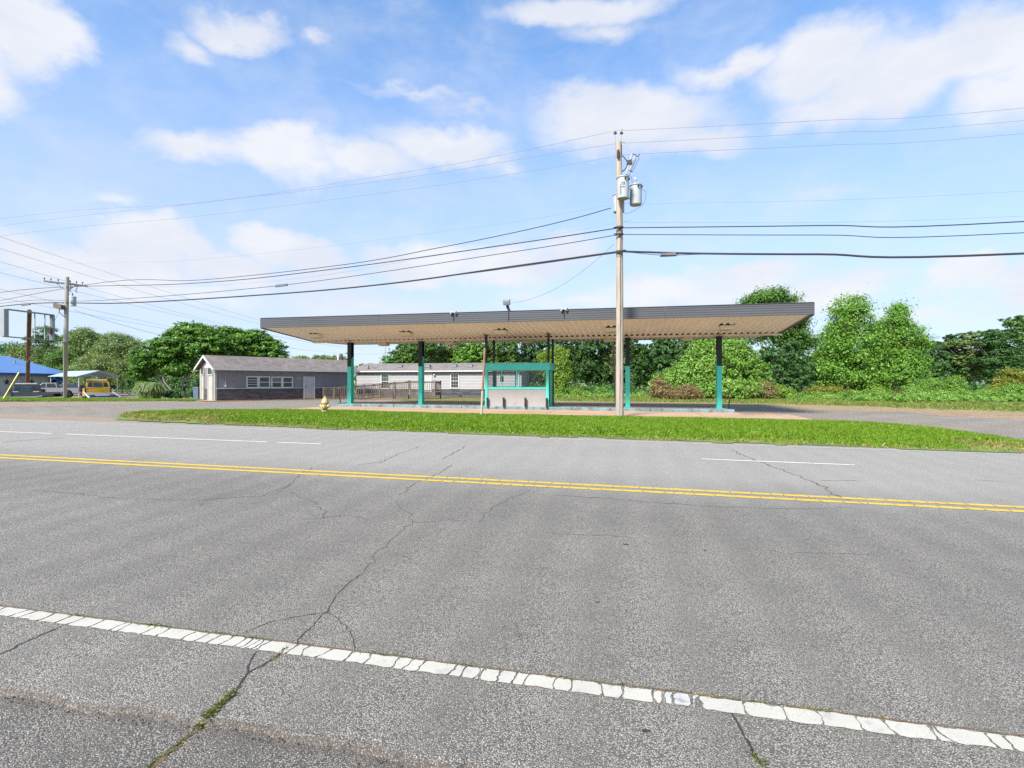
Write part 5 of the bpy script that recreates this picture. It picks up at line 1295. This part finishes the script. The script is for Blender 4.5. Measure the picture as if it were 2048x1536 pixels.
gw = thing('guy_wire', g0, 'slanting guy wire with a yellow guard at the left edge', 'guy wire')
d = gm-g0
MB().tube([(0, 0, -.1), tuple(d)], .05, 8).build('guard', M['guard'], gw); MB().tube([tuple(d*.98), tuple(P(100, 662, 45.2)-g0), tuple(P(133, 592, 45.8)-g0)], .014, 5).build('wire', M['thin_wire'], gw)
w0, w1 = P(148, 620, 45.7), P(420, 690, 47)
tag(MB().tube([w0.lerp(w1, k/12)-Vector((0, 0, .25*4*(k/12)*(1-k/12))) for k in range(13)], .014, 5).build('overhead_cable', M['dark_wire']), 'service cable running right and down from the far left pole into the trees', 'cable')
for px, top, Y, lab, m in ((676.5, 712, 62, 'far pale short post above the grey building roof', 'white'), (684.5, 709, 66, 'far dark lamp post above the roof, left one of two', 'dark'), (696, 706.5, 66, 'far dark lamp post above the roof, right one of two', 'dark')):
    q = P(px, top, Y); t = thing('lamp_post' if m == 'dark' else 'short_post', (q.x, q.y, 0), lab, 'lamp post' if m == 'dark' else 'post')
    MB().tube([(0, 0, -.2), (0, 0, q.z)], .08 if m == 'dark' else .14, 8).build('shaft', M['dark' if m == 'dark' else 'white'], t)
    MB().obox((-.15 if m == 'dark' else 0, 0, q.z), (.15, 0, 0), (0, .1, 0), (0, 0, .06)).build('lamp_head' if m == 'dark' else 'cap', M['dark' if m == 'dark' else 'white'], t)

# ------------------------------------------------------------------ trees and bushes
FINE_N, FINE_S = 2.5, .62                            # many small leaves rather than few big ones
def leaf_cloud(lobes, n, size, g, clump=None, flat=.75, shell=(.68, 1.02), per=42, inner=.16, asp=.5, updir=.45):
    n, size, per = int(n*FINE_N), size*FINE_S, int(per*1.7)
    lobes = np.array(lobes, float); C_, Rr = lobes[:, :3], lobes[:, 3:6]
    wgt = Rr[:, 0]*Rr[:, 2]+Rr[:, 1]*Rr[:, 2]+Rr[:, 0]*Rr[:, 1]; wgt = wgt/wgt.sum()
    no = int(n*(1-inner)); nc = max(6, no//per)
    li = g.choice(len(lobes), nc, p=wgt)
    d = g.normal(size=(nc, 3)); d /= np.linalg.norm(d, axis=1)[:, None]; d[:, 2] = np.where(d[:, 2] < -.55, -d[:, 2], d[:, 2])
    cc = C_[li]+d*Rr[li]*g.uniform(*shell, (nc, 1))
    cr = (clump or .2*np.median(Rr))*g.uniform(.6, 1.35, nc)
    ci = g.integers(0, nc, no)
    p = cc[ci]+g.normal(size=(no, 3))*cr[ci][:, None]*np.array([.62, .62, .62*flat])
    nrm = d[ci]*.6+g.normal(size=(no, 3))*.5; nrm[:, 2] += updir
    ni = n-no; li = g.choice(len(lobes), ni, p=wgt); dd = g.normal(size=(ni, 3)); dd /= np.linalg.norm(dd, axis=1)[:, None]
    p2 = C_[li]+dd*Rr[li]*g.uniform(.2, .8, (ni, 1)); n2 = dd+g.normal(size=(ni, 3))*.6
    p = np.concatenate([p, p2]); nrm = np.concatenate([nrm, n2]); nrm /= np.linalg.norm(nrm, axis=1)[:, None]
    t = g.normal(size=p.shape); t -= nrm*(t*nrm).sum(1)[:, None]; t /= np.linalg.norm(t, axis=1)[:, None]
    b = np.cross(nrm, t); s = size*np.clip(g.lognormal(-.03, .33, (n, 1)), .4, 1.6)*.5
    tip = t*s; tip2 = tip.copy(); tip2[:, 2] -= s[:, 0]*.35
    V = np.stack([p-tip, p+b*s*asp-nrm*s*.1, p+tip2, p-b*s*asp-nrm*s*.1], 1)
    zmin = -0.55 if p[:, 2].min() < 0 else -9
    return np.where(V[:, :, 2:3] < zmin, V*0+V[:1], V).reshape(-1, 3)
def lobes_px(L, Y, zr=None):
    out = []
    for l in L:
        px, py, rx, ry = l[:4]; dy = l[4] if len(l) > 4 else 0
        c = P(px, py, Y+dy); k = (Y+dy)/F
        out.append((c.x, c.y, c.z, rx*k, rx*k*.9, ry*k))
    return out
gt = np.random.default_rng(11)
def tree(label, L, Y, n, size, m, base=None, bark='bark', cat='tree', name='tree', group=None, stems=1, r0=None, **kw):
    lb = lobes_px(L, Y)
    if cat == 'tree' and 50 < Y < 80 and n > 5000 and bark != 'pale_bark':
        n = int(n*1.75)                                 # small outlying sprays break up the outline
        for l in list(lb):
            for q_ in range(3):
                a, e = rnd.uniform(0, 6.283), rnd.uniform(-.2, 1.3); f_ = rnd.uniform(.2, .34)
                lb.append((l[0]+l[3]*math.cos(a)*math.cos(e)*.98, l[1]+l[4]*math.sin(a)*math.cos(e)*.98, l[2]+l[5]*math.sin(e)*.98, l[3]*f_, l[4]*f_, l[5]*f_))
    cx = np.average([l[0] for l in lb], weights=[l[3] for l in lb]); cy = np.average([l[1] for l in lb], weights=[l[3] for l in lb])
    if base is not None: q = P(base, 790, Y); cx, cy = q.x, q.y
    z = gz(cx, cy)-.06; o = thing(name, (cx, cy, z), label, cat, group)
    if Y > 80: n, size = int(n*1.8), size*.68
    V = leaf_cloud([(a-cx, b_-cy, c-z, d, e, f_) for a, b_, c, d, e, f_ in lb], n, size, gt, **kw)
    fast_mesh('crown' if cat == 'tree' else 'foliage', V, 4, M[m], None, None, o)
    mb = MB(); tz = max(l[2] for l in lb)-z
    r0 = r0 or max(.05, tz*.018)
    mid = Vector((np.mean([l[0] for l in lb])-cx, np.mean([l[1] for l in lb])-cy, np.mean([l[2] for l in lb])-z))
    for s_ in range(stems):
        off = Vector((rnd.uniform(-.2, .2), rnd.uniform(-.2, .2), 0))*(stems-1)*1.6
        k = Vector((rnd.gauss(0, .15), rnd.gauss(0, .15), 0))*min(1, tz*.2)
        top_ = mid+off*.8
        mb.tube([off+Vector((0, 0, -.15)), off+Vector((0, 0, mid.z*.25))+k, (off+mid)*.5+k*.6+Vector((0, 0, mid.z*.1)), top_], [r0*1.25, r0, r0*.8, r0*.55], 8)
    for i, l in enumerate(lb):
        e = Vector((l[0]-cx, l[1]-cy, l[2]-z)); st = mid*.55 if e.z > mid.z*.5 else mid*.25
        if (e-st).length > .2: mb.tube([st, (st+e)*.5+Vector((rnd.gauss(0, .1), rnd.gauss(0, .1), .05)), e, e+Vector((rnd.gauss(0, .5), rnd.gauss(0, .3), .75))*l[5]], [r0*.5, r0*.38, r0*.22, r0*.06], 6)
    mb.build('trunk' if cat == 'tree' else 'stems', M[bark], o, smooth=True)
    return o
W = 'trees of the wood line'
# far left wood edge
LG = 'trees on the far left'
tree('dark rounded tree at the left edge behind the sign frame', [(-25, 735, 50, 45), (25, 712, 40, 28), (-70, 715, 50, 45), (10, 755, 50, 35)], 102, 6500, .75, 'leaf_dark', group=LG)
tree('dark pine like tree rising between the sign frame and the grey pole', [(92, 664, 20, 13), (76, 682, 22, 12), (108, 682, 26, 12), (84, 703, 34, 16), (108, 712, 30, 18), (92, 740, 42, 35)], 108, 7000, .6, 'leaf_dark', group=LG, flat=.45)
tree('tall grey green tree right of the far utility pole', [(160, 690, 34, 28), (148, 725, 42, 38), (182, 700, 32, 34), (170, 672, 22, 15)], 100, 7500, .6, 'leaf_far', group=LG)
tree('broad grey green tree left of the sumac thicket', [(232, 695, 36, 28), (262, 708, 34, 32), (220, 730, 42, 40), (270, 745, 30, 40)], 97, 8000, .6, 'leaf_far', group=LG)
tree('low yellowish tree between the blue roof and the pine like tree', [(50, 715, 34, 22), (30, 735, 40, 22), (75, 738, 34, 24)], 98, 4500, .6, 'leaf_olive', group=LG)
tree('light green tree directly right of the blue roof', [(122, 728, 30, 28), (112, 755, 34, 26), (150, 750, 30, 30)], 95, 5000, .55, 'leaf_mid', group=LG)
tree('pale olive tree above the carport', [(200, 733, 46, 24), (172, 752, 40, 26), (236, 750, 36, 28), (205, 765, 52, 22)], 84, 8500, .5, 'leaf_olive', group=LG)
# sumac thicket behind the grey building
SG = 'broad leaved thicket behind the grey building'
kw = dict(flat=.4, per=30, asp=.42, updir=.9, inner=.1)
tree('leftmost sumac tree with pale bare stems beside the pampas grass', [(303, 722, 42, 24), (282, 748, 26, 22), (330, 700, 40, 26), (345, 735, 34, 20), (290, 772, 20, 14)], 51, 6500, .46, 'leaf_sumac', base=340, bark='pale_bark', group=SG, stems=4, r0=.06, **kw)
tree('tallest sumac tree above the gable of the grey building', [(386, 668, 46, 22), (362, 690, 44, 28), (410, 692, 48, 30), (385, 722, 48, 24), (350, 745, 26, 14)], 53, 8000, .46, 'leaf_sumac', base=375, bark='pale_bark', group=SG, stems=4, r0=.06, **kw)
tree('sumac tree behind the middle of the grey building roof', [(455, 672, 34, 18), (440, 690, 44, 26), (478, 690, 44, 26), (460, 715, 52, 26)], 56, 7500, .46, 'leaf_sumac', bark='pale_bark', group=SG, stems=3, r0=.06, **kw)
tree('rightmost sumac tree sloping down behind the grey building roof', [(512, 680, 32, 20), (535, 700, 34, 24), (505, 712, 44, 26), (556, 718, 24, 18), (530, 730, 40, 18)], 57, 7500, .46, 'leaf_sumac', bark='pale_bark', group=SG, stems=3, r0=.06, **kw)
tree('low leafy brush under the sumac stems', [(322, 788, 22, 10), (358, 790, 24, 9), (388, 785, 16, 12)], 49.5, 2200, .28, 'leaf_dark', cat='bush', name='bush', r0=.02)
# far hill trees between the roofs
FG = 'far trees between the roofs'
for px, ry, lab in ((603, 15, 'far pale tree seen just right of the sumac thicket'), (640, 16, 'far pale tree midway along the grey roof ridge'), (674, 17, 'far pale tree behind the lamp posts')):
    tree(lab, [(px, 727, 24, ry), (px-12, 732, 18, 12), (px+13, 733, 16, 12)], 120, 3200, .6, 'leaf_far', group=FG)
tree('small green tree in the gap between the grey building and the mobile home', [(712, 755, 10, 22), (716, 780, 12, 16), (724, 738, 14, 10, 12)], 58, 1400, .3, 'leaf_bright', r0=.05)
tree('tiny far treetop left of the thin transmission pole', [(745, 733, 13, 6), (733, 737, 10, 5)], 140, 700, .7, 'leaf_far', group=FG)
tree('tiny far treetop at the foot of the thin transmission pole', [(766, 734, 12, 6)], 142, 500, .7, 'leaf_far', group=FG)
# trees behind the mobile home and under the canopy
def mid(lab, L, Y, n, m, **k): tree(lab, L, Y, n, k.pop('size', .36), m, group=W, **k)
mid('leafy tree at the left end of the wood line behind the mobile home roof', [(822, 712, 30, 22), (806, 700, 18, 16), (845, 690, 38, 30), (805, 722, 18, 12), (830, 740, 34, 24)], 62, 7500, 'leaf_mid')
mid('fine leaved tree behind the mobile home roof just right of the second canopy column', [(893, 692, 42, 36), (875, 722, 36, 26), (912, 728, 34, 28)], 65, 8500, 'leaf_olive', size=.3)
mid('bright tree above the mobile home roof left of the kiosk', [(945, 695, 36, 34), (930, 725, 36, 22), (962, 735, 30, 26)], 63, 7500, 'leaf_bright')
mid('mid green tree rising directly behind the left half of the kiosk', [(1000, 690, 40, 38), (985, 728, 34, 28), (1018, 735, 32, 32)], 64, 8000, 'leaf_mid')
mid('dark tree directly behind the right half of the kiosk', [(1058, 695, 38, 38), (1045, 735, 32, 32), (1075, 740, 30, 36)], 67, 6500, 'leaf_dark')
mid('dark tree right behind the vine covered snag', [(1125, 690, 38, 40), (1150, 735, 30, 42), (1105, 740, 32, 40)], 66, 8500, 'leaf_deep')
mid('deep green tree behind the wooden utility pole on its left', [(1180, 688, 40, 36), (1175, 735, 36, 32), (1200, 762, 30, 26)], 62, 8500, 'leaf_deep')
mid('yellow green tree between the utility pole and the third canopy column', [(1228, 692, 34, 34), (1218, 735, 30, 40), (1238, 765, 26, 26)], 63, 8000, 'leaf_olive')
mid('tree behind the third canopy column with a gap of sky at its top', [(1280, 722, 26, 30), (1268, 755, 30, 34), (1262, 695, 22, 28)], 62, 7500, 'leaf_deep')
mid('dark tree filling the gap left of the kudzu mound', [(1325, 708, 30, 30), (1318, 745, 34, 34), (1350, 700, 30, 34)], 64, 7500, 'leaf_dark')
mid('tree hidden mostly behind the top of the kudzu mound', [(1400, 690, 40, 36), (1450, 690, 40, 34)], 63, 5500, 'leaf_dark')
tree('vine covered snag standing right of the kiosk', [(1117, 722, 20, 24), (1096, 722, 15, 18), (1115, 755, 21, 26), (1117, 778, 20, 16), (1131, 752, 11, 22), (1101, 740, 13, 22)], 54, 9500, .22, 'leaf_lime', group=None, shell=(.88, 1.04), per=20, clump=.22, flat=1.2)
# kudzu mound
k0 = tree('big mound of green kudzu vine browning along its foot behind the right columns', [(1408, 708, 32, 32), (1452, 704, 38, 32), (1425, 735, 62, 46), (1475, 735, 40, 46), (1390, 755, 58, 32), (1345, 768, 42, 24), (1503, 758, 34, 36), (1440, 780, 90, 24)], 48, 19000, .34, 'leaf_kudzu', cat='bush', name='kudzu_mound', shell=(.9, 1.04), per=16, clump=.26, flat=1.0, inner=.1, updir=.25)
lb = lobes_px([(1322, 785, 22, 16), (1345, 791, 26, 10), (1495, 788, 40, 14), (1530, 783, 20, 18), (1455, 795, 30, 8), (1318, 768, 14, 12)], 46.2)
V = leaf_cloud([(a-k0.location.x, b_-k0.location.y, c-k0.location.z, d, e, f_) for a, b_, c, d, e, f_ in lb], 7000, .2, gt, shell=(.85, 1.05), per=14, clump=.25)
d_ = fast_mesh('dead_foliage', V, 4, M['leaf_dead'], None, 'browned dead kudzu', k0)
tree('round brown dead bush in front of the kudzu mound', [(1376, 786, 24, 16), (1362, 792, 18, 10), (1390, 792, 16, 10)], 44.6, 4200, .15, 'leaf_dead', cat='bush', name='dead_bush', per=14, clump=.2, r0=.02)
tree('bright green bush at the right foot of the kudzu mound', [(1556, 783, 18, 14), (1575, 790, 16, 11)], 47, 2800, .2, 'leaf_lime', cat='bush', name='bush', per=18, r0=.02)
# right hand trees
mid('tall tree rising above the right end of the canopy', [(1535, 603, 44, 22), (1512, 618, 28, 20), (1565, 622, 34, 26), (1555, 640, 48, 30), (1592, 668, 30, 28), (1530, 668, 48, 36), (1602, 695, 24, 20), (1625, 690, 14, 12)], 59, 11000, 'leaf_mid', size=.34, clump=.6, shell=(.55, 1.1))
mid('dark lower tree below the right end of the canopy', [(1560, 715, 44, 34), (1600, 735, 34, 36), (1545, 750, 40, 34), (1585, 772, 40, 22)], 57, 8500, 'leaf_dark', size=.32)
kw = dict(per=34, inner=.06, clump=.72, shell=(.5, 1.16), flat=.6)
mid('taller of the two light green maple like trees right of the canopy', [(1702, 615, 26, 20), (1686, 638, 28, 26), (1715, 645, 30, 30), (1672, 668, 26, 24), (1700, 688, 44, 30), (1668, 715, 30, 28), (1710, 735, 40, 34), (1680, 755, 40, 30), (1738, 705, 26, 34), (1648, 740, 22, 26), (1735, 765, 34, 24)], 57, 8200, 'leaf_bright', size=.36, **kw)
mid('shorter of the two light green maple like trees right of the canopy', [(1797, 625, 18, 15), (1785, 648, 24, 20), (1802, 668, 30, 24), (1765, 690, 28, 30), (1815, 695, 28, 26), (1845, 690, 16, 16), (1780, 730, 40, 34), (1760, 765, 34, 24), (1752, 660, 16, 18), (1815, 740, 30, 34)], 58, 7200, 'leaf_bright', size=.36, **kw)
mid('slim young bright tree at the foot of the shorter maple like tree', [(1808, 752, 18, 20), (1822, 772, 20, 16), (1800, 735, 12, 14)], 54, 2600, 'leaf_bright', size=.26, r0=.06)
mid('tree filling the dip between the tall tree and the maple like trees', [(1640, 728, 22, 24), (1632, 755, 28, 28), (1648, 712, 14, 14)], 64, 5000, 'leaf_mid', size=.33)
fl = dict(flat=.3, per=34, updir=1.0)
mid('dark tree just right of the maple like trees', [(1855, 700, 26, 18), (1840, 725, 28, 26), (1878, 735, 34, 30), (1862, 765, 40, 24)], 74, 7500, 'leaf_dark', size=.42)
mid('dark layered tree with its narrow top right of the gap of sky', [(1905, 678, 16, 10), (1895, 695, 30, 12), (1915, 712, 36, 14), (1890, 730, 34, 14)], 76, 6500, 'leaf_dark', size=.42, **fl)
mid('grey green layered tree in the right hand wood', [(1950, 672, 28, 10), (1940, 688, 40, 12), (1965, 705, 44, 12), (1945, 725, 44, 14), (1960, 748, 40, 16)], 72, 8500, 'leaf_far', size=.36, **fl)
mid('layered tree with flat dark tiers near the right edge', [(2000, 668, 34, 10), (1995, 685, 40, 10), (2015, 703, 46, 12), (1990, 722, 40, 12), (2010, 742, 44, 14)], 68, 8500, 'leaf_dark', size=.34, **fl)
mid('tallest tree of the right hand wood at the picture edge', [(2040, 652, 26, 14), (2062, 645, 40, 20), (2050, 672, 46, 18), (2085, 690, 50, 30), (2060, 720, 50, 30)], 73, 9000, 'leaf_mid', size=.4, flat=.45)
mid('small yellow green tree at the right edge before the dark wood', [(2022, 750, 22, 15), (2045, 760, 28, 18), (2005, 768, 20, 12), (2075, 755, 26, 22)], 56, 4500, 'leaf_yellow', size=.26, r0=.06)
UG = 'bushes along the foot of the right hand wood'
def bush(lab, L, Y, n, m, name='bush', **k): tree(lab, L, Y, n, k.pop('size', .2), m, cat='bush', name=name, group=UG, per=18, clump=.28, r0=.02, **k)
bush('olive bush below the dip in the right hand tree line', [(1640, 786, 22, 15), (1668, 785, 20, 14), (1618, 792, 14, 10)], 52, 3200, 'leaf_yellow')
bush('low lime bush right of the olive bush', [(1706, 793, 16, 10), (1692, 796, 14, 7)], 49, 1900, 'leaf_lime')
bush('round lime green bush left of the rust coloured one', [(1758, 790, 18, 13), (1772, 795, 14, 8), (1748, 795, 12, 8)], 49, 2800, 'leaf_lime')
bush('small rust brown bush among the green ones', [(1801, 792, 15, 10)], 48, 1500, 'leaf_rust', name='dead_bush', size=.15)
bush('green bush hugging the right side of the rust brown bush', [(1824, 789, 16, 13), (1838, 794, 12, 9)], 49, 2200, 'leaf_kudzu')
bush('vine draped mound left of the upright vine column', [(1862, 772, 22, 15), (1882, 779, 24, 15), (1848, 782, 16, 12)], 52, 4200, 'leaf_kudzu')
bush('upright vine column with a flat round top', [(1912, 770, 14, 15), (1912, 783, 15, 14)], 51, 3200, 'leaf_kudzu', name='vine_column', shell=(.9, 1.03))
bush('low spreading bush in front of the vine column', [(1900, 794, 26, 8), (1930, 793, 22, 9)], 49, 2600, 'leaf_bright')
bush('low bush of broad leaves between the vine column and the right edge', [(1975, 792, 20, 11), (1995, 789, 16, 12)], 49, 2600, 'leaf_lime')
bush('dense bright bush cut by the right edge', [(2030, 783, 22, 15), (2055, 787, 24, 15), (2015, 794, 16, 8)], 48, 3600, 'leaf_kudzu')
bush('small lime bush before the dark trees right of the snag', [(1152, 787, 10, 8), (1170, 790, 10, 6)], 52, 1300, 'leaf_lime')
bush('small round green bush left of the utility pole', [(1203, 785, 9, 9)], 52, 1000, 'leaf_kudzu')
bush('low pale bush right of the third canopy column', [(1283, 793, 11, 6)], 50, 900, 'leaf_lime')
# pampas grass clump
q = P(300, 797, 47.5); q.z = gz(q.x, q.y)
o = thing('pampas_grass', q, 'fountain shaped clump of pale pampas grass left of the sumac stems', 'grass clump')
nb = 1600; V = []
for i in range(nb):
    a = rnd.uniform(0, 6.283); ln = rnd.uniform(.25, 1.0); h = rnd.uniform(.9, 1.65); r_ = ln*.95; w = .022
    b0 = Vector((rnd.gauss(0, .3), rnd.gauss(0, .3), 0)); dv = Vector((math.cos(a), math.sin(a), 0)); sd = Vector((-dv.y, dv.x, 0))*w
    c1 = b0+dv*r_*.28+Vector((0, 0, h*.72)); c2 = b0+dv*r_*.62+Vector((0, 0, h*(1.0-ln*.1))); c3 = b0+dv*r_+Vector((0, 0, h*(.97-ln*.42)))
    for u, v_ in ((b0, c1), (c1, c2), (c2, c3)):
        V += [u-sd, u+sd, v_+sd*.8, v_-sd*.8]
fast_mesh('blades', np.array([tuple(p_) for p_ in V]), 4, M['pampas'], None, None, o)
# masses behind: far wood and undergrowth
def mass(name, label, spans, n, size, m, hz, th=4):
    V = []
    for (px0, px1, ytop, Y) in spans:
        k = max(2, int((px1-px0)/28)); L = []
        for i in range(k+1):
            px = px0+(px1-px0)*i/k; yt = ytop+rnd.uniform(-5, 7)
            c = P(px, yt, Y); r_ = (px1-px0)/k*.8*Y/F
            L.append((c.x, c.y, (c.z-r_*.0)*.5, r_, th, c.z*.5))
        V.append(leaf_cloud(L, n//len(spans), size, gt, per=40))
    o = fast_mesh(name, np.concatenate(V), 4, M[m]); return tag(o, label, None, None, 'stuff')
mass('far_woods', 'unbroken dark wood behind the right hand and middle trees', [(790, 1300, 706, 84), (1300, 1640, 712, 84), (1640, 2160, 708, 92)], 60000, .75, 'leaf_dark', 0)
mass('far_left_woods', 'unbroken wood behind the blue roofed building', [(-140, 420, 720, 122), (-900, -140, 728, 126)], 40000, 1.0, 'leaf_far', 0)
mass('undergrowth', 'dark undergrowth along the foot of the wood', [(1060, 1310, 774, 60), (1540, 2160, 766, 61), (290, 420, 752, 58)], 42000, .36, 'leaf_dark', 0, 2)
mass('ground_vines', 'low pale green vines creeping along the wood edge', [(1130, 1300, 791, 50.5), (1590, 2160, 785, 48), (1600, 1860, 789, 44), (1800, 2200, 790, 39.5), (1700, 2200, 787, 43)], 42000, .2, 'leaf_kudzu', 0, 1.6)
SKYHAZE = (2.66, 2.76, 3.36); CLOUD_LO = (2.95, 3.08, 3.42); CLOUD_HI = (3.42, 3.46, 3.58); EXPO = 1.6

# ------------------------------------------------------------------ daylight, sky, clouds
SUN_EL, SUN_AZ = R(42), math.atan2(-.38, -1.0)      # soft sun behind the camera, a little to its left
sd = Vector((math.sin(SUN_AZ)*math.cos(SUN_EL), math.cos(SUN_AZ)*math.cos(SUN_EL), math.sin(SUN_EL)))
sl = bpy.data.lights.new('sun', 'SUN'); sl.energy = 3.0; sl.angle = R(15); sl.color = (1, .95, .87)
so = bpy.data.objects.new('sun', sl); col.objects.link(so); so.rotation_euler = (-sd).to_track_quat('-Z', 'Y').to_euler(); so.location = (0, -20, 40)
wd = bpy.data.worlds.new('World'); sc.world = wd; wd.use_nodes = True; nt = wd.node_tree
bg = nt.nodes['Background']; bg.inputs[1].default_value = .09
sky = nt.nodes.new('ShaderNodeTexSky'); sky.sky_type = 'NISHITA'; sky.sun_disc = False
sky.sun_elevation = SUN_EL; sky.sun_rotation = SUN_AZ; sky.air_density = 1.0; sky.dust_density = .6; sky.ozone_density = 1.6
tc = nt.nodes.new('ShaderNodeTexCoord'); vec = tc.outputs['Generated']
x = sep(nt, vec)
az = math_(nt, 'ARCTAN2', x[0], x[1]); el = math_(nt, 'ARCSINE', x[2])
cv = nt.nodes.new('ShaderNodeCombineXYZ'); nt.links.new(az, cv.inputs[0]); nt.links.new(el, cv.inputs[1])
# ragged cloud edges: shift the lookup by layered noise
wn = noise(nt, scaled(nt, vec, (1, 1, 1.6)), 5.0, 7, .6)
sh = nt.nodes.new('ShaderNodeVectorMath'); sh.operation = 'SUBTRACT'; nt.links.new(wn.outputs['Color'], sh.inputs[0]); sh.inputs[1].default_value = (.5, .5, .5)
sh2 = scaled(nt, sh.outputs[0], (.2, .13, 0))
ad = nt.nodes.new('ShaderNodeVectorMath'); ad.operation = 'ADD'; nt.links.new(cv.outputs[0], ad.inputs[0]); nt.links.new(sh2, ad.inputs[1])
def azel(px, py):
    d = P(px, py, 1.0)-Vector((0, 0, H)); d.normalize(); return math.atan2(d.x, d.y), math.asin(d.z)
CL = [(55, 60, 125, 100, 1.35), (-120, 90, 160, 110, 1.2), (490, 52, 95, 38, .8), (395, 78, 60, 32, .55), (630, 70, 45, 18, .5), (1180, 12, 190, 46, .95), (1225, 62, 90, 34, .6),
      (1640, 120, 140, 92, 1.1), (1780, 150, 200, 110, 1.15), (1960, 80, 190, 100, 1.2), (1690, 195, 150, 44, 1.0), (1470, 128, 150, 34, .7), (2010, 190, 120, 70, .9), (2120, 130, 150, 140, 1.1),
      (1270, 245, 210, 70, 1.1), (1190, 220, 120, 50, .8), (1410, 270, 110, 40, .8), (420, 302, 100, 40, .9), (560, 320, 140, 62, 1.0), (600, 285, 60, 40, .8), (880, 298, 150, 52, 1.05), (730, 330, 130, 40, .8), (1000, 330, 60, 30, .6),
      (300, 492, 110, 58, 1.5), (230, 545, 200, 48, 1.15), (60, 520, 110, 50, .9), (595, 508, 95, 46, 1.4), (470, 548, 110, 36, .95), (405, 505, 45, 30, 1.0), (660, 560, 90, 40, .8),
      (830, 535, 110, 45, 1.1), (1010, 545, 150, 50, 1.0), (1130, 510, 90, 34, .8), (1500, 545, 150, 34, .9), (1660, 575, 160, 40, .85), (1915, 560, 95, 48, 1.35), (2040, 585, 90, 40, .9), (1340, 590, 200, 40, .8), (820, 195, 170, 14, .4), (950, 225, 90, 18, .35), (1660, 380, 120, 22, .3), (220, 400, 70, 16, .4), (90, 600, 160, 30, .7), (420, 590, 150, 26, .6), (700, 610, 200, 26, .5), (1150, 610, 200, 24, .5), (1850, 640, 260, 24, .45)]
acc = None
for px, py, rx, ry, w in CL:
    a0, e0 = azel(px, py); a1, _ = azel(px+rx, py); _, e1 = azel(px, py-ry)
    ra, re = abs(a1-a0)*1.25, abs(e1-e0)*1.25
    s1 = nt.nodes.new('ShaderNodeVectorMath'); s1.operation = 'SUBTRACT'; nt.links.new(ad.outputs[0], s1.inputs[0]); s1.inputs[1].default_value = (a0, e0, 0)
    s2 = scaled(nt, s1.outputs[0], (1/ra, 1/re, 0))
    ln = nt.nodes.new('ShaderNodeVectorMath'); ln.operation = 'LENGTH'; nt.links.new(s2, ln.inputs[0])
    v = math_(nt, 'MULTIPLY', math_(nt, 'SUBTRACT', 1.0, ln.outputs['Value'], True), w)
    if acc is None: acc = v
    else:
        n_ = nt.nodes.new('ShaderNodeMath'); n_.operation = 'SMOOTH_MAX'; nt.links.new(acc, n_.inputs[0]); nt.links.new(v, n_.inputs[1]); n_.inputs[2].default_value = .12; acc = n_.outputs[0]
fn = noise(nt, scaled(nt, vec, (1, 1, 1.8)), 9.0, 9, .62, .3)
dens = math_(nt, 'ADD', acc, math_(nt, 'MULTIPLY', math_(nt, 'SUBTRACT', fn.outputs[0], .5), .62))
mask = maprange(nt, dens, -.06, .64)
thin = noise(nt, scaled(nt, vec, (1, 1, 2.5)), 2.6, 6, .6)
mask = math_(nt, 'MAXIMUM', mask, maprange(nt, thin.outputs[0], .5, .8, 0, .25))
mask = math_(nt, 'MULTIPLY', mask, .93)
# summer haze: the sky pales towards the horizon
hz = maprange(nt, x[2], .6, .12, .02, .78, 'LINEAR')
skyc = mixc(nt, hz, mixc(nt, 1.0, sky.outputs[0], (.54, .9, 1.13), 'MULTIPLY'), SKYHAZE)
up = noise(nt, scaled(nt, vec, (1, 1, 2.2)), 4.0, 6, .6)
cl = mixc(nt, maprange(nt, up.outputs[0], .35, .65), CLOUD_LO, CLOUD_HI)
fin = mixc(nt, mask, skyc, cl)
nt.links.new(fin, bg.inputs[0])

# ------------------------------------------------------------------ camera and view
cd = bpy.data.cameras.new('camera'); co = bpy.data.objects.new('camera', cd); col.objects.link(co)
cd.sensor_width = 36; cd.lens = F/2048*36; cd.shift_y = -(768-HY)/2048; cd.clip_start = .05; cd.clip_end = 3000
co.location = (0, 0, H); co.rotation_euler = (R(90), 0, ANG)
sc.camera = co
sc.view_settings.view_transform = 'Standard'; sc.view_settings.look = 'None'; sc.view_settings.gamma = 1; sc.view_settings.use_curve_mapping = False
sc.view_settings.exposure = EXPO
sc.cycles.max_bounces = 8; sc.cycles.transparent_max_bounces = 12; sc.cycles.use_denoising = False; sc.cycles.use_adaptive_sampling = False
